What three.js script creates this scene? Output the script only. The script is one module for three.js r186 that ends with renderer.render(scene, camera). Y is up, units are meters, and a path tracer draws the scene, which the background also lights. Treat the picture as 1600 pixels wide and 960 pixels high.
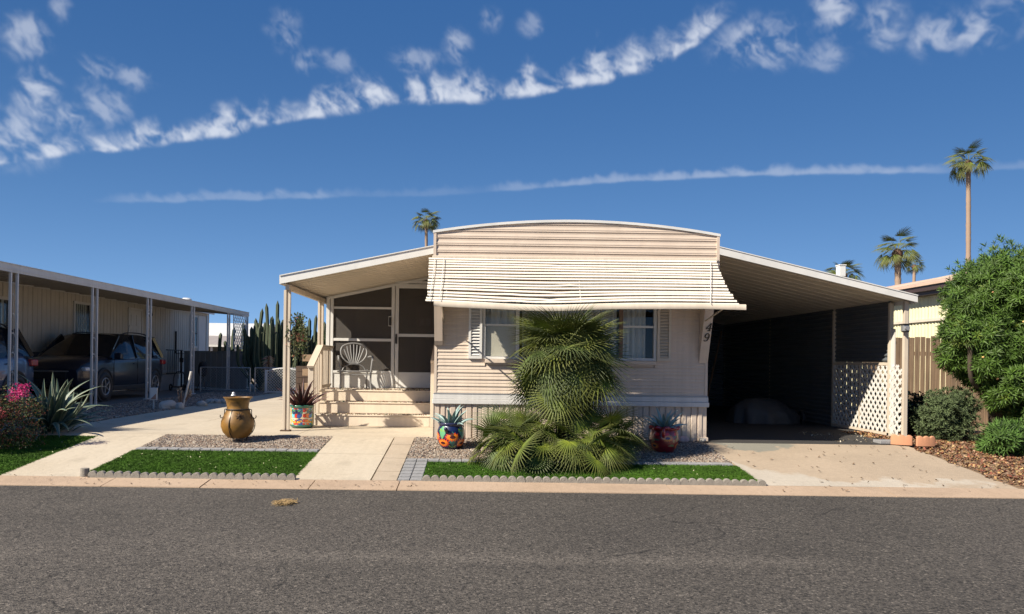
import * as THREE from 'three';
import { mergeGeometries } from 'three/addons/utils/BufferGeometryUtils.js';
import { RoundedBoxGeometry } from 'three/addons/geometries/RoundedBoxGeometry.js';
import { TextGeometry } from 'three/addons/geometries/TextGeometry.js';
import { FontLoader } from 'three/addons/loaders/FontLoader.js';

// ---------------------------------------------------------------- camera, sky, sun, exposure
const scene = new THREE.Scene();
const camera = new THREE.PerspectiveCamera(50.27, 1600 / 960, 0.1, 3000);
camera.position.set(0, 1.1, 0);
camera.rotation.z = THREE.MathUtils.degToRad(0.75);
camera.setViewOffset(1876.667, 1126, 188.333, 0, 1600, 960);
const renderer = new THREE.WebGLRenderer({ antialias: true });
renderer.toneMapping = THREE.LinearToneMapping;
renderer.toneMappingExposure = 1.78;
renderer.shadowMap.enabled = true;
const SUN = [-1.03, 1.0, 0.66];
const sun = new THREE.DirectionalLight(new THREE.Color(1.0, 0.905, 0.76), 5.0);
sun.position.set(SUN[0] * 40, SUN[1] * 40, SUN[2] * 40 - 12);
sun.target.position.set(0, 0, -12);
sun.castShadow = true; sun.shadow.mapSize.set(4096, 4096);
Object.assign(sun.shadow.camera, { left: -30, right: 30, top: 25, bottom: -25, near: 1, far: 160 });
scene.add(sun, sun.target);

// ---------------------------------------------------------------- small helpers
let seed = 7;
const rnd = () => { seed = (seed + 0x6d2b79f5) | 0; let t = Math.imul(seed ^ (seed >>> 15), 1 | seed); t = (t + Math.imul(t ^ (t >>> 7), 61 | t)) ^ t; return ((t ^ (t >>> 14)) >>> 0) / 4294967296; };
const rr = (a, b) => a + (b - a) * rnd();
const clamp = (x, a = 0, b = 1) => Math.min(b, Math.max(a, x));
const sst = (a, b, x) => { const t = clamp((x - a) / (b - a)); return t * t * (3 - 2 * t); };
const lerp = (a, b, t) => a + (b - a) * t;
const V = (x, y, z) => new THREE.Vector3(x, y, z);
const RGB = (r, g, b) => new THREE.Color().setRGB(r, g, b);
const D2R = Math.PI / 180;
// value noise on a lattice that repeats every `per` cells
const hash = (x, y, s) => { let h = Math.imul(x, 374761393) ^ Math.imul(y, 668265263) ^ Math.imul(s, 974634777); h = Math.imul(h ^ (h >>> 13), 1274126177); return ((h ^ (h >>> 16)) >>> 0) / 4294967296; };
const vn = (x, y, s, px = 1 << 20, py = px) => {
  const ix = Math.floor(x), iy = Math.floor(y), fx = x - ix, fy = y - iy, u = fx * fx * (3 - 2 * fx), v = fy * fy * (3 - 2 * fy);
  const m = (a, p) => ((a % p) + p) % p, x0 = m(ix, px), x1 = m(ix + 1, px), y0 = m(iy, py), y1 = m(iy + 1, py);
  return lerp(lerp(hash(x0, y0, s), hash(x1, y0, s), u), lerp(hash(x0, y1, s), hash(x1, y1, s), u), v);
};
const fbm = (x, y, s, o, px = 1 << 20, py = px) => { let a = 0.5, t = 0, n = 0; for (let i = 0; i < o; i++) { t += a * vn(x, y, s + i, px, py); n += a; a *= 0.5; x *= 2; y *= 2; px *= 2; py *= 2; } return t / n; };

// ---------------------------------------------------------------- sky: air and cirrus, by azimuth and elevation
{
  const W = 4096, H = 2048, d = new Float32Array(W * H * 4);
  const interp = (pts, x) => { if (x <= pts[0][0]) return pts[0][1]; for (let i = 1; i < pts.length; i++) if (x <= pts[i][0]) return lerp(pts[i - 1][1], pts[i][1], (x - pts[i - 1][0]) / (pts[i][0] - pts[i - 1][0])); return pts[pts.length - 1][1]; };
  const under = [[-60, 6.5], [-34, 11.2], [-29, 12.6], [-24.8, 13.6], [-18.2, 15.1], [-14.3, 16.4], [-7.4, 17.9], [-3, 18.3], [3, 18.8], [7.8, 19.4], [13.8, 20.6], [17, 22.6], [22, 25.5], [45, 36]];
  const thick = [[-60, 1.5], [-34, 2.2], [-29.5, 1.6], [-25, 1.5], [-22, 2.0], [-17, 2.7], [-13, 2.0], [-8, 2.7], [-3.5, 2.4], [2, 2.6], [8, 3.0], [13, 3.0], [16, 2.4], [19, 1.2], [45, 2]];
  const amp = [[-60, 0.7], [-35, 0.95], [-29, 0.85], [-26, 0.7], [-24, 0.98], [-17, 0.98], [-14, 0.7], [-11.5, 0.95], [-8, 1.0], [-5.8, 0.75], [-4, 0.95], [-2.4, 0.8], [-1, 0.95], [9, 0.88], [13, 0.82], [15.5, 0.7], [17.5, 0.35], [19.5, 0], [40, 0], [50, 0.5]];
  const low = [[-60, 7.5], [-26.3, 10.4], [-19, 11.2], [-11, 11.95], [-5, 12.3], [2, 12.75], [7, 13.15], [11.6, 13.35], [16, 13.35], [20.4, 13.25], [24.5, 13.05], [30.8, 12.55], [34.5, 12.3], [70, 8]];
  const lowT = [[-60, 0], [-27, 0.0], [-24, 0.5], [-12, 0.65], [-9, 0.15], [-3, 0.25], [0, 0.1], [1.5, 0.5], [6, 0.7], [13, 0.9], [20, 1.0], [24, 0.95], [29, 0.85], [31.5, 0.25], [34, 0.4], [70, 0]];
  const tufts = [[-30.8, 19.5, 1.5, 1.5, .7], [-30.1, 16.4, 1.3, 1.9, .95], [-26.6, 18.4, 1.5, 0.9, .6], [-24.6, 18.3, 1.5, 1.0, .55], [-26.2, 16.4, 1.6, 1.6, .6], [-28.4, 15.0, 1.7, 1.2, .7], [-31.4, 13.4, 2.4, 1.8, .8], [-29, 22, .7, 1.4, .5], [-14.6, 22.4, 1.3, 1.4, .5], [-13, 20.7, 1, .9, .55], [-10.8, 20.8, 1.3, .8, .45], [-2, 22.3, 1.1, 1.3, .65], [.4, 24, .9, .9, .5], [3.5, 23.6, 1.0, .8, .4], [-5, 21.2, 2, 1, .5],
    [19.8, 21.4, 3.2, 1.7, .8], [24.6, 22.8, 1.5, 1.9, .9], [24, 20.2, 1.6, 1.0, .5], [27.4, 21.5, 1.6, 1.5, .65], [30.5, 20.4, 1.5, 1.4, .75], [32.8, 20.3, 1.9, 1.4, .8], [34.6, 22, 2, 1.2, .7], [36, 19.8, 1.5, .9, .5]];
  for (let j = 0; j < H; j++) {
    const el = ((j + 0.5) / H - 0.5) * 180, e = Math.max(el, 0), s = Math.sin(e * D2R);
    const t = Math.pow(1 - s, 5.0), t2 = Math.exp(-e / 5);
    const base = [lerp(0.0180, 0.098, t) + 0.080 * t2, lerp(0.062, 0.235, t) + 0.074 * t2, lerp(0.172, 0.465, t) + 0.026 * t2];
    for (let i = 0; i < W; i++) {
      let az = ((i + 0.5) / W) * 360 - 90; if (az > 180) az -= 360;   // 0 is straight ahead (-z), positive to the right
      const a = az * D2R, c = Math.cos(e * D2R), sd = (Math.sin(a) * c * SUN[0] + s * SUN[1] - Math.cos(a) * c * SUN[2]) / 1.6;
      const k = (j * W + i) * 4, mie = 1 + 0.22 * Math.pow(clamp(sd), 3) + 0.12 * sst(-0.9, 0.6, Math.sin((az + 15) * D2R) * 0.8);
      let cl = 0;
      const far = Math.abs(az) > 38;
      if (el > 6.5 && el < (far ? 44 : 29)) {
        const wr = fbm(az * 0.55 + 50, el * 0.9, 11, 3) - 0.5, wq = fbm(az * 0.5 + 9, el * 0.8 + 33, 12, 3) - 0.5;
        const sx = az + wr * 1.6 + 0.55 * el, sy = el + wq * 1.2;
        const oc = far ? 4 : 6, n1 = fbm(sx * 0.95 + 100, sy * 1.15 + 40, 21, oc), r1 = 1 - Math.abs(2 * fbm(sx * 1.3 + 30 + wq, sy * 0.9 + 7, 31, oc - 1) - 1), r2 = 1 - Math.abs(2 * fbm(sx * 4.6 + 11, sy * 2.0 + 91 + wr * 2, 36, 4) - 1);
        const n = (n1 - 0.5) * 2.0 + (r1 - 0.78) * 0.45 + (r2 - 0.75) * 0.42;
        const puff = fbm(az * 0.6 + 13, 3.3, 41, 3);
        const hB = (el - interp(under, az) - wr * 0.45) / (interp(thick, az) * 0.9 * (0.45 + 1.15 * puff));
        if (hB > -0.4 && hB < 2.0) {
          const E = sst(-0.10, 0.22, hB) * (1 - sst(0.05, 1.45, hB)) * 0.93 * interp(amp, az) * lerp(0.86, 1.1, sst(0.3, 0.6, puff));
          cl = Math.max(cl, sst(0.10, 1.12, E * (0.74 + 1.15 * n)) * sst(0.02, 0.3, E));
        }
        const tl = interp(lowT, az);
        if (tl > 0) {
          const hL = (el - interp(low, az) + 0.3 - wr * 0.2) / (0.62 * (0.45 + 1.1 * fbm(az * 1.1, 8.8, 43, 3)));
          const E = sst(-0.25, 0.15, hL) * (1 - sst(0.1, 1.5, hL));
          cl = Math.max(cl, tl * 0.42 * sst(0.25, 1.1, E * 0.95 + n * 0.5) * sst(0, 0.3, E));
        }
        for (const [ta, te, wa, we, q] of tufts) {
          const da = (az - ta) / wa, de = (el - te) / we;
          if (Math.abs(da) > 1.9 || Math.abs(de) > 1.9) continue;
          const r = Math.exp(-0.95 * (da * da + de * de));
          cl = Math.max(cl, q * 0.78 * sst(0.12, 1.15, r * (0.72 + 1.2 * n)) * sst(0.03, 0.4, r));
        }
        if (Math.abs(az) > 38) cl = Math.max(cl, 0.6 * sst(0.2, 0.7, n) * sst(38, 44, Math.abs(az)) * sst(8, 13, el) * (1 - sst(34, 44, el)));
      }
      const f = [0.44, 0.465, 0.515], q = cl * 0.80;
      for (let c2 = 0; c2 < 3; c2++) d[k + c2] = lerp(base[c2] * mie, f[c2], q);
      d[k + 3] = 1;
    }
  }
  const sky = new THREE.DataTexture(d, W, H, THREE.RGBAFormat, THREE.FloatType);
  sky.mapping = THREE.EquirectangularReflectionMapping; sky.magFilter = THREE.LinearFilter; sky.minFilter = THREE.LinearFilter; sky.colorSpace = THREE.LinearSRGBColorSpace; sky.needsUpdate = true;
  scene.background = sky; scene.environment = sky;
}

// ---------------------------------------------------------------- textures and materials
const enc = (v) => { v = clamp(v); return Math.round(255 * (v <= 0.0031308 ? v * 12.92 : 1.055 * Math.pow(v, 1 / 2.4) - 0.055)); };
function tex(w, h, size, fn, data = false) {     // fn(u, v) -> linear rgb or grey; size: metres per repeat
  const a = new Uint8Array(w * h * 4);
  for (let j = 0; j < h; j++) for (let i = 0; i < w; i++) {
    const c = fn((i + 0.5) / w, (j + 0.5) / h), k = (j * w + i) * 4, g = typeof c === 'number';
    for (let q = 0; q < 3; q++) a[k + q] = data ? Math.round(255 * clamp(g ? c : c[q])) : enc(g ? c : c[q]);
    a[k + 3] = 255;
  }
  const t = new THREE.DataTexture(a, w, h, THREE.RGBAFormat);
  t.wrapS = t.wrapT = THREE.RepeatWrapping; t.magFilter = THREE.LinearFilter; t.minFilter = THREE.LinearMipmapLinearFilter; t.generateMipmaps = true;
  if (!data) t.colorSpace = THREE.SRGBColorSpace;
  const [sx, sy] = Array.isArray(size) ? size : [size, size];
  t.repeat.set(1 / sx, 1 / sy); t.needsUpdate = true; return t;
}
const rescale = (t, sx, sy = sx) => { const c = t.clone(); c.repeat.set(1 / sx, 1 / sy); c.needsUpdate = true; return c; };
const T = {};
T.mottle = tex(512, 512, 1.7, (u, v) => { const b = fbm(u * 6, v * 6, 1, 5, 6), s = hash(u * 512 | 0, v * 512 | 0, 5); return 0.86 + 0.2 * (b - 0.5) + 0.05 * (s - 0.5) - 0.05 * sst(0.66, 0.8, fbm(u * 11, v * 11, 9, 4, 11)); });
T.streak = tex(512, 512, 1.3, (u, v) => { const b = fbm(u * 40, v * 2, 2, 4, 40, 2), c = fbm(u * 5, v * 5, 3, 4, 5), s = hash(u * 512 | 0, v * 512 | 0, 6); return 0.88 + 0.14 * (b - 0.5) + 0.14 * (c - 0.5) + 0.03 * (s - 0.5) - 0.05 * sst(0.70, 0.82, fbm(u * 23, v * 9, 15, 3, 23, 9)); });
T.speck = tex(512, 512, 1, (u, v) => { const s = hash(u * 512 | 0, v * 512 | 0, 7), b = fbm(u * 30, v * 30, 8, 3, 30); return 0.8 + 0.28 * (b - 0.5) + 0.2 * (s - 0.5); });
T.bump = tex(512, 512, 0.6, (u, v) => fbm(u * 60, v * 60, 17, 4, 60), true);
T.wood = tex(256, 512, [0.5, 2], (u, v) => { const g = fbm(u * 34 + 1.5 * fbm(u * 4, v * 3, 4, 2, 4, 3), v * 3, 23, 4, 34, 3), k = fbm(u * 7, v * 9, 25, 3, 7, 9); return 0.62 + 0.55 * (g - 0.5) + 0.3 * (k - 0.5); });
T.concrete = tex(1024, 1024, 3.2, (u, v) => {
  const b = fbm(u * 5, v * 5, 31, 6, 5), f = fbm(u * 90, v * 90, 33, 3, 90), s = hash(u * 1024 | 0, v * 1024 | 0, 34), st = sst(0.60, 0.78, fbm(u * 8, v * 8, 36, 5, 8)), br = fbm(u * 120, v * 7, 39, 3, 120, 7);
  let m = 0.93 + 0.16 * (b - 0.5) + 0.16 * (f - 0.5) + 0.10 * (s - 0.5) + 0.08 * (br - 0.5) - 0.10 * st; if (s > 0.9975) m -= 0.35; if (hash(u * 200 | 0, v * 200 | 0, 35) > 0.9965) m -= 0.25;
  return [m, m * (0.985 + 0.03 * (b - 0.5)), m * (0.96 + 0.08 * (b - 0.5))];
});
const rndk = (u, v) => hash(u * 1024 | 0, v * 512 | 0, 59);
T.asphalt = tex(2048, 1024, [13, 6.5], (u, v) => {   // v runs along z, u along x
  const s = hash(u * 2048 | 0, v * 1024 | 0, 51), s2 = hash((u * 1024 + 0.4 * vn(u * 900, v * 450, 57, 900, 450)) | 0, v * 512 | 0, 52), g = fbm(u * 700, v * 350, 53, 2, 700, 350), b = fbm(u * 8, v * 4, 55, 5, 8, 4), l = fbm(u * 3, v * 14, 56, 4, 3, 14);
  const lane = Math.exp(-(((v - 0.175) / 0.022) ** 2)) * sst(0.35, 0.6, fbm(u * 12, v * 6, 58, 4, 12, 6)), worn = sst(0.45, 0.7, l);
  let m = 0.056 + 0.04 * (g - 0.5) + 0.042 * (b - 0.5) + 0.02 * (l - 0.5) + 0.022 * lane - 0.006 * worn;
  m *= 0.45 + 0.55 * s + 0.65 * s2; if (s2 > 0.93) m += 0.09 * rndk(u, v); if (s > 0.975) m += 0.10; if (s2 < 0.16) m *= 0.42;
  const w1 = fbm(u * 24, v * 12, 61, 4, 24, 12) - 0.5, w2 = fbm(u * 26, v * 13, 62, 4, 26, 13) - 0.5;      // old cracks
  const cr = (p, q, f, th) => { const k = Math.abs(((p + w1 * 0.05) * f + (q + w2 * 0.06) * f * 0.37 + 8) % 1 - 0.5); return 1 - sst(th * 0.4, th, k); };
  const zone = sst(0.40, 0.52, fbm(u * 5, v * 4, 64, 4, 5, 4)) ;
  const c = Math.max(cr(u, v * 1.4, 9, 0.014) * sst(0.42, 0.5, fbm(u * 14, v * 8, 65, 3, 14, 8)), cr(v * 0.6, -u * 1.7, 5, 0.009) * sst(0.43, 0.5, fbm(u * 12, v * 10, 66, 3, 12, 10))) * zone;
  m *= 1 - 0.62 * c;
  return [m * 1.05, m * 0.915, m * 0.775];
});
T.drive = tex(1024, 1024, [2.8, 2.25], (u, v) => {     // v = 1 at the street edge; old mortar smears along the joint, a damp patch by the carport
  const b = fbm(u * 5, v * 5, 131, 6, 5), f = fbm(u * 90, v * 90, 133, 3, 90), s = hash(u * 1024 | 0, v * 1024 | 0, 134), w = fbm(u * 9, v * 6, 136, 5, 9, 6), br = fbm(u * 14, v * 120, 139, 3, 14, 120);
  let m = 0.93 + 0.22 * (b - 0.5) + 0.16 * (f - 0.5) + 0.10 * (s - 0.5) + 0.08 * (br - 0.5); if (s > 0.998) m -= 0.4;
  const reach = 0.05 + 0.30 * Math.pow(clamp(1 - u * 3.2), 1.2) + 0.07 * clamp(1 - u * 1.3), pale = 0.75 * sst(0.25, 0.7, (v - (1 - reach)) / 0.10 * 0.5 + 0.5 + (w - 0.5) * 2.2), damp = sst(0.3, 0.55, (0.13 * sst(0.0, 0.1, u) * (1 - sst(0.36, 0.46, u)) - v) / 0.05 * 0.4 + 0.45 + (w - 0.5) * 2.5) * (1 - sst(0.4, 0.46, u)) ;
  const c = [0.385 * m, 0.305 * m, 0.222 * m], k = [0.47 * m, 0.43 * m, 0.365 * m], d = [0.235 * m, 0.225 * m, 0.185 * m];
  return c.map((x, i) => lerp(lerp(x, k[i], pale), d[i], damp));
});
T.drive.offset.set(-3.15 / 2.8, 10.7 / 2.25);
T.leafy = tex(256, 256, 0.12, (u, v) => 0.72 + 0.5 * (fbm(u * 8, v * 8, 71, 4, 8) - 0.5));
const mat = (c, o = {}) => new THREE.MeshStandardMaterial({ color: RGB(...c), roughness: 0.75, ...o });
const M = {
  concrete: mat([0.485, 0.425, 0.335], { map: T.concrete, roughness: 0.92, bumpMap: T.bump, bumpScale: 0.002 }),
  kerb: mat([0.41, 0.305, 0.22], { map: T.concrete, roughness: 0.95, bumpMap: T.bump, bumpScale: 0.003 }),
  drive: mat([1, 1, 1], { map: T.drive, roughness: 0.95, bumpMap: T.bump, bumpScale: 0.003 }),
  paverTan: mat([0.42, 0.35, 0.27], { map: rescale(T.concrete, 1.1), roughness: 0.92 }),
  paverGrey: mat([0.31, 0.31, 0.315], { map: T.speck, roughness: 0.95, bumpMap: T.bump, bumpScale: 0.003 }),
  edging: mat([0.29, 0.265, 0.23], { map: T.speck, roughness: 0.98, bumpMap: T.bump, bumpScale: 0.004 }),
  asphalt: mat([1, 1, 1], { map: T.asphalt, roughness: 0.93, bumpMap: tex(512, 512, 1.0, (u, v) => hash(u * 128 | 0, v * 128 | 0, 81) * 0.6 + 0.4 * vn(u * 256, v * 256, 82, 256), true), bumpScale: 0.006 }),
  dirt: mat([0.24, 0.19, 0.145], { map: T.mottle, roughness: 1 }),
  darkDirt: mat([0.12, 0.10, 0.09], { map: T.mottle, roughness: 1 }),
  turfBase: mat([0.016, 0.05, 0.004], { map: T.speck, roughness: 1 }),
  siding: mat([0.64, 0.525, 0.425], { map: T.mottle, roughness: 0.62 }),
  sidingLow: mat([0.66, 0.55, 0.45], { map: T.streak, roughness: 0.62 }),
  skirt: mat([0.60, 0.50, 0.41], { map: T.streak, roughness: 0.7 }),
  band: mat([0.66, 0.65, 0.63], { map: T.streak, roughness: 0.55 }),
  white: mat([0.72, 0.715, 0.69], { map: T.mottle, roughness: 0.5 }),
  whiteDirty: mat([0.66, 0.64, 0.60], { map: T.streak, roughness: 0.6 }),
  cream: mat([0.68, 0.60, 0.49], { map: T.mottle, roughness: 0.6 }),
  creamWood: mat([0.60, 0.515, 0.41], { map: T.streak, roughness: 0.75 }),
  awning: mat([0.84, 0.76, 0.64], { map: T.streak, roughness: 0.5 }),
  awningUnder: mat([0.68, 0.59, 0.475], { map: T.streak, roughness: 0.6 }),
  roofPan: mat([0.74, 0.675, 0.57], { map: T.streak, roughness: 0.45 }),
  carRoof: mat([0.46, 0.425, 0.37], { map: T.streak, roughness: 0.6 }),
  corrugated: mat([0.12, 0.135, 0.15], { map: T.streak, roughness: 0.38 }),
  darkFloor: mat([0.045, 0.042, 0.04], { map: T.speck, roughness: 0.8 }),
  dark: mat([0.02, 0.02, 0.022], { roughness: 0.8 }),
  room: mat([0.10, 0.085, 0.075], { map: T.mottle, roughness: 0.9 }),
  iron: mat([0.025, 0.024, 0.024], { roughness: 0.55, metalness: 0.4 }),
  rust: mat([0.10, 0.06, 0.035], { map: T.mottle, roughness: 0.8, metalness: 0.3 }),
  galv: mat([0.42, 0.43, 0.44], { roughness: 0.45, metalness: 0.6 }),
  greyMetal: mat([0.34, 0.34, 0.345], { map: T.mottle, roughness: 0.45, metalness: 0.35 }),
  curtain: mat([0.62, 0.60, 0.56], { map: T.streak, roughness: 1 }),
  blind: mat([0.60, 0.53, 0.43], { map: T.mottle, roughness: 0.9 }),
  brownTrim: mat([0.16, 0.10, 0.07], { roughness: 0.6 }),
  glass: new THREE.MeshPhysicalMaterial({ color: RGB(0.93, 0.95, 0.95), roughness: 0.03, transmission: 1, thickness: 0, ior: 1.5, specularIntensity: 0.45 }),
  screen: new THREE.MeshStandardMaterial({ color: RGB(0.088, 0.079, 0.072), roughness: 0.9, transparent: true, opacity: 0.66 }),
};

// ---------------------------------------------------------------- geometry helpers; depth Z counts away from the camera (z = -Z)
const flat = (g) => { const n = g.index ? g.toNonIndexed() : g; for (const k of Object.keys(n.attributes)) if (!['position', 'normal', 'uv'].includes(k)) n.deleteAttribute(k); if (!n.attributes.normal) n.computeVertexNormals(); return n; };
function uvm(g0) {           // uv in metres, by the side each triangle faces
  const g = flat(g0), p = g.attributes.position, n = p.count, uv = new Float32Array(n * 2), a = V(), b = V(), c = V();
  for (let i = 0; i < n; i += 3) {
    a.fromBufferAttribute(p, i); b.fromBufferAttribute(p, i + 1).sub(a); c.fromBufferAttribute(p, i + 2).sub(a); b.cross(c);
    const x = Math.abs(b.x), y = Math.abs(b.y), z = Math.abs(b.z);
    for (let k = i; k < i + 3; k++) { const X = p.getX(k), Y = p.getY(k), Z = p.getZ(k); uv[k * 2] = x > y && x > z ? Z : X; uv[k * 2 + 1] = y >= x && y >= z ? Z : Y; }
  }
  g.setAttribute('uv', new THREE.BufferAttribute(uv, 2)); return g;
}
const bx = (x0, x1, y0, y1, Z0, Z1) => new THREE.BoxGeometry(x1 - x0, y1 - y0, Z1 - Z0).translate((x0 + x1) / 2, (y0 + y1) / 2, -(Z0 + Z1) / 2);
const rbx = (x0, x1, y0, y1, Z0, Z1, r = 0.008, s = 1) => new RoundedBoxGeometry(x1 - x0, y1 - y0, Z1 - Z0, s, r).translate((x0 + x1) / 2, (y0 + y1) / 2, -(Z0 + Z1) / 2);
function cyl(a, b, r0, r1 = r0, n = 8) { const d = V().subVectors(b, a), g = new THREE.CylinderGeometry(r1, r0, d.length(), n); g.applyQuaternion(new THREE.Quaternion().setFromUnitVectors(V(0, 1, 0), d.clone().normalize())); return g.translate((a.x + b.x) / 2, (a.y + b.y) / 2, (a.z + b.z) / 2); }
function bar(a, b, w, h, up = V(0, 1, 0)) {  // square bar from a to b, w across, h along `up`
  const d = V().subVectors(b, a), L = d.length(), z = d.clone().normalize(), x = V().crossVectors(up, z).normalize(), y = V().crossVectors(z, x);
  return new THREE.BoxGeometry(w, h, L).applyMatrix4(new THREE.Matrix4().makeBasis(x, y, z)).translate((a.x + b.x) / 2, (a.y + b.y) / 2, (a.z + b.z) / 2);
}
const tube = (pts, r, n = 6, seg = pts.length * 4, closed = false) => new THREE.TubeGeometry(new THREE.CatmullRomCurve3(pts, closed), seg, r, n, closed);
const lathe = (prof, n = 32) => new THREE.LatheGeometry(prof.map(([r, y]) => new THREE.Vector2(r, y)), n);
const P = (x, y, Z) => V(x, y, -Z);
function grid(nu, nv, f) {    // surface from f(u, v) -> Vector3, u and v in 0..1
  const pos = [], uv = [], idx = [];
  for (let j = 0; j <= nv; j++) for (let i = 0; i <= nu; i++) { const p = f(i / nu, j / nv); pos.push(p.x, p.y, p.z); uv.push(i / nu, j / nv); }
  for (let j = 0; j < nv; j++) for (let i = 0; i < nu; i++) { const a = j * (nu + 1) + i, b = a + 1, c = a + nu + 1, e = c + 1; idx.push(a, b, e, a, e, c); }
  const g = new THREE.BufferGeometry(); g.setAttribute('position', new THREE.Float32BufferAttribute(pos, 3)); g.setAttribute('uv', new THREE.Float32BufferAttribute(uv, 2)); g.setIndex(idx); g.computeVertexNormals(); return g;
}
function prismX(poly, x0, x1) {    // poly: [Z, y] corners, drawn out along x
  const s = new THREE.Shape(poly.map(([Z, y]) => new THREE.Vector2(Z, y)));
  return new THREE.ExtrudeGeometry(s, { depth: x1 - x0, bevelEnabled: false }).applyMatrix4(new THREE.Matrix4().set(0, 0, 1, x0, 0, 1, 0, 0, -1, 0, 0, 0, 0, 0, 0, 1));
}
function prismZ(poly, Z0, Z1) {    // poly: [x, y] corners, drawn out in depth
  return new THREE.ExtrudeGeometry(new THREE.Shape(poly.map(([x, y]) => new THREE.Vector2(x, y))), { depth: Z1 - Z0, bevelEnabled: false }).translate(0, 0, -Z1);
}
const names = new Map(), base = new WeakMap();
const numbered = (n) => { const k = names.get(n) ?? 0; names.set(n, k + 1); return k ? n + '_' + String(k).padStart(3, '0') : n; };
function thing(name, label, category, [x, y, Z] = [0, 0, 0], group, local = false, turn = 0) {
  const o = new THREE.Group(); o.name = numbered(name); o.position.set(x, y, -Z); o.rotation.y = turn; o.userData = { label, category };
  if (group) o.userData.group = group;
  base.set(o, local ? V(0, 0, 0) : o.position.clone()); scene.add(o); return o;
}
const join = (geoms, keepUV) => { const l = [].concat(geoms).map((g) => (keepUV ? flat(g) : uvm(g))); return l.length > 1 ? mergeGeometries(l) : l[0]; };
function part(parent, name, geoms, m, o = {}) {
  const b = base.get(parent) ?? V(0, 0, 0), g = join(geoms, o.keepUV).translate(-b.x, -b.y, -b.z), mesh = new THREE.Mesh(g, m);
  mesh.name = name; if (o.label) mesh.userData.label = o.label; if (o.kind) mesh.userData.kind = o.kind;
  base.set(mesh, b); parent.add(mesh); return mesh;
}
function share(parent, name, g, m, pos, o = {}) {   // a part that shares its geometry with others; pos in the thing's own axes
  const mesh = new THREE.Mesh(g, m); mesh.name = name; mesh.position.copy(pos); if (o.q) mesh.quaternion.copy(o.q); if (o.s) mesh.scale.setScalar(o.s); parent.add(mesh); return mesh;
}
function struct(name, geoms, m, keepUV) { const mesh = new THREE.Mesh(join(geoms, keepUV), m); mesh.name = numbered(name); mesh.userData.kind = 'structure'; base.set(mesh, V(0, 0, 0)); scene.add(mesh); return mesh; }
function holder(name) { const g = new THREE.Group(); g.name = numbered(name); g.userData.kind = 'structure'; base.set(g, V(0, 0, 0)); scene.add(g); return g; }
function copyOf(o, [x, y, Z], turn, label, scale = 1) {
  const c = o.clone(); c.name = numbered(o.name.replace(/_\d{3}$/, '')); c.position.set(x, y, -Z); c.rotation.y = turn; c.scale.multiplyScalar(scale); c.userData = { ...o.userData, label }; scene.add(c); return c;
}
function stuff(name, g, m, mats, colors, label, category) {
  const im = new THREE.InstancedMesh(g, m, mats.length); mats.forEach((q, i) => im.setMatrixAt(i, q));
  if (colors) colors.forEach((c, i) => im.setColorAt(i, c));
  im.name = numbered(name); im.userData = { kind: 'stuff', label, category }; scene.add(im); return im;
}
const mtx = (p, q, s) => new THREE.Matrix4().compose(p, q, typeof s === 'number' ? V(s, s, s) : s);
const qe = (x, y, z, o = 'XYZ') => new THREE.Quaternion().setFromEuler(new THREE.Euler(x, y, z, o));

// ---------------------------------------------------------------- ground
const SLOPE = 0.1017, gy = (Z) => (Z >= 10.8 ? 0 : Z <= 8.07 ? -0.2776 : -SLOPE * (10.8 - Z));
function sheet(x0, x1, Z0, Z1, lift, thick = 0.1, nx = 1, bow = 0) {
  const zs = [...new Set([Z0, ...[8.07, 10.8].filter((z) => z > Z0 + 1e-3 && z < Z1 - 1e-3), Z1])].sort((a, b) => a - b), out = [];
  for (let k = 0; k + 1 < zs.length; k++) {
    const a = zs[k], b = zs[k + 1], e = 1e-6, ya = gy(a + (k ? e : e)) + lift, yb = gy(b - e) + lift, top = [P(x0, ya, a), P(x1, ya, a), P(x1, yb, b), P(x0, yb, b)], bot = top.map((p) => p.clone().setY(p.y - thick));
    const quad = (q) => { const g = new THREE.BufferGeometry(); g.setAttribute('position', new THREE.Float32BufferAttribute([q[0], q[1], q[2], q[0], q[2], q[3]].flatMap((p) => [p.x, p.y, p.z]), 3)); g.computeVertexNormals(); return g; };
    out.push(quad(top), quad([bot[0], bot[1], top[1], top[0]]), quad([bot[1], bot[2], top[2], top[1]]), quad([bot[2], bot[3], top[3], top[2]]), quad([bot[3], bot[0], top[0], top[3]]));
  }
  return out;
}
struct('ground', [...sheet(-300, 300, 10.8, 700, -0.05, 0.1), ...sheet(-300, 300, 8.07, 10.8, -0.05, 0.1), ...sheet(-300, 300, -120, 8.07, -0.06, 0.1)], M.dirt);
struct('road', [...sheet(-70, 70, -1.6, 8.068, -0.006, 0.05)], M.asphalt);
struct('far_kerb_strip', [...sheet(-70, 70, -2.1, -1.61, 0.0, 0.05)], M.kerb);
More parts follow.
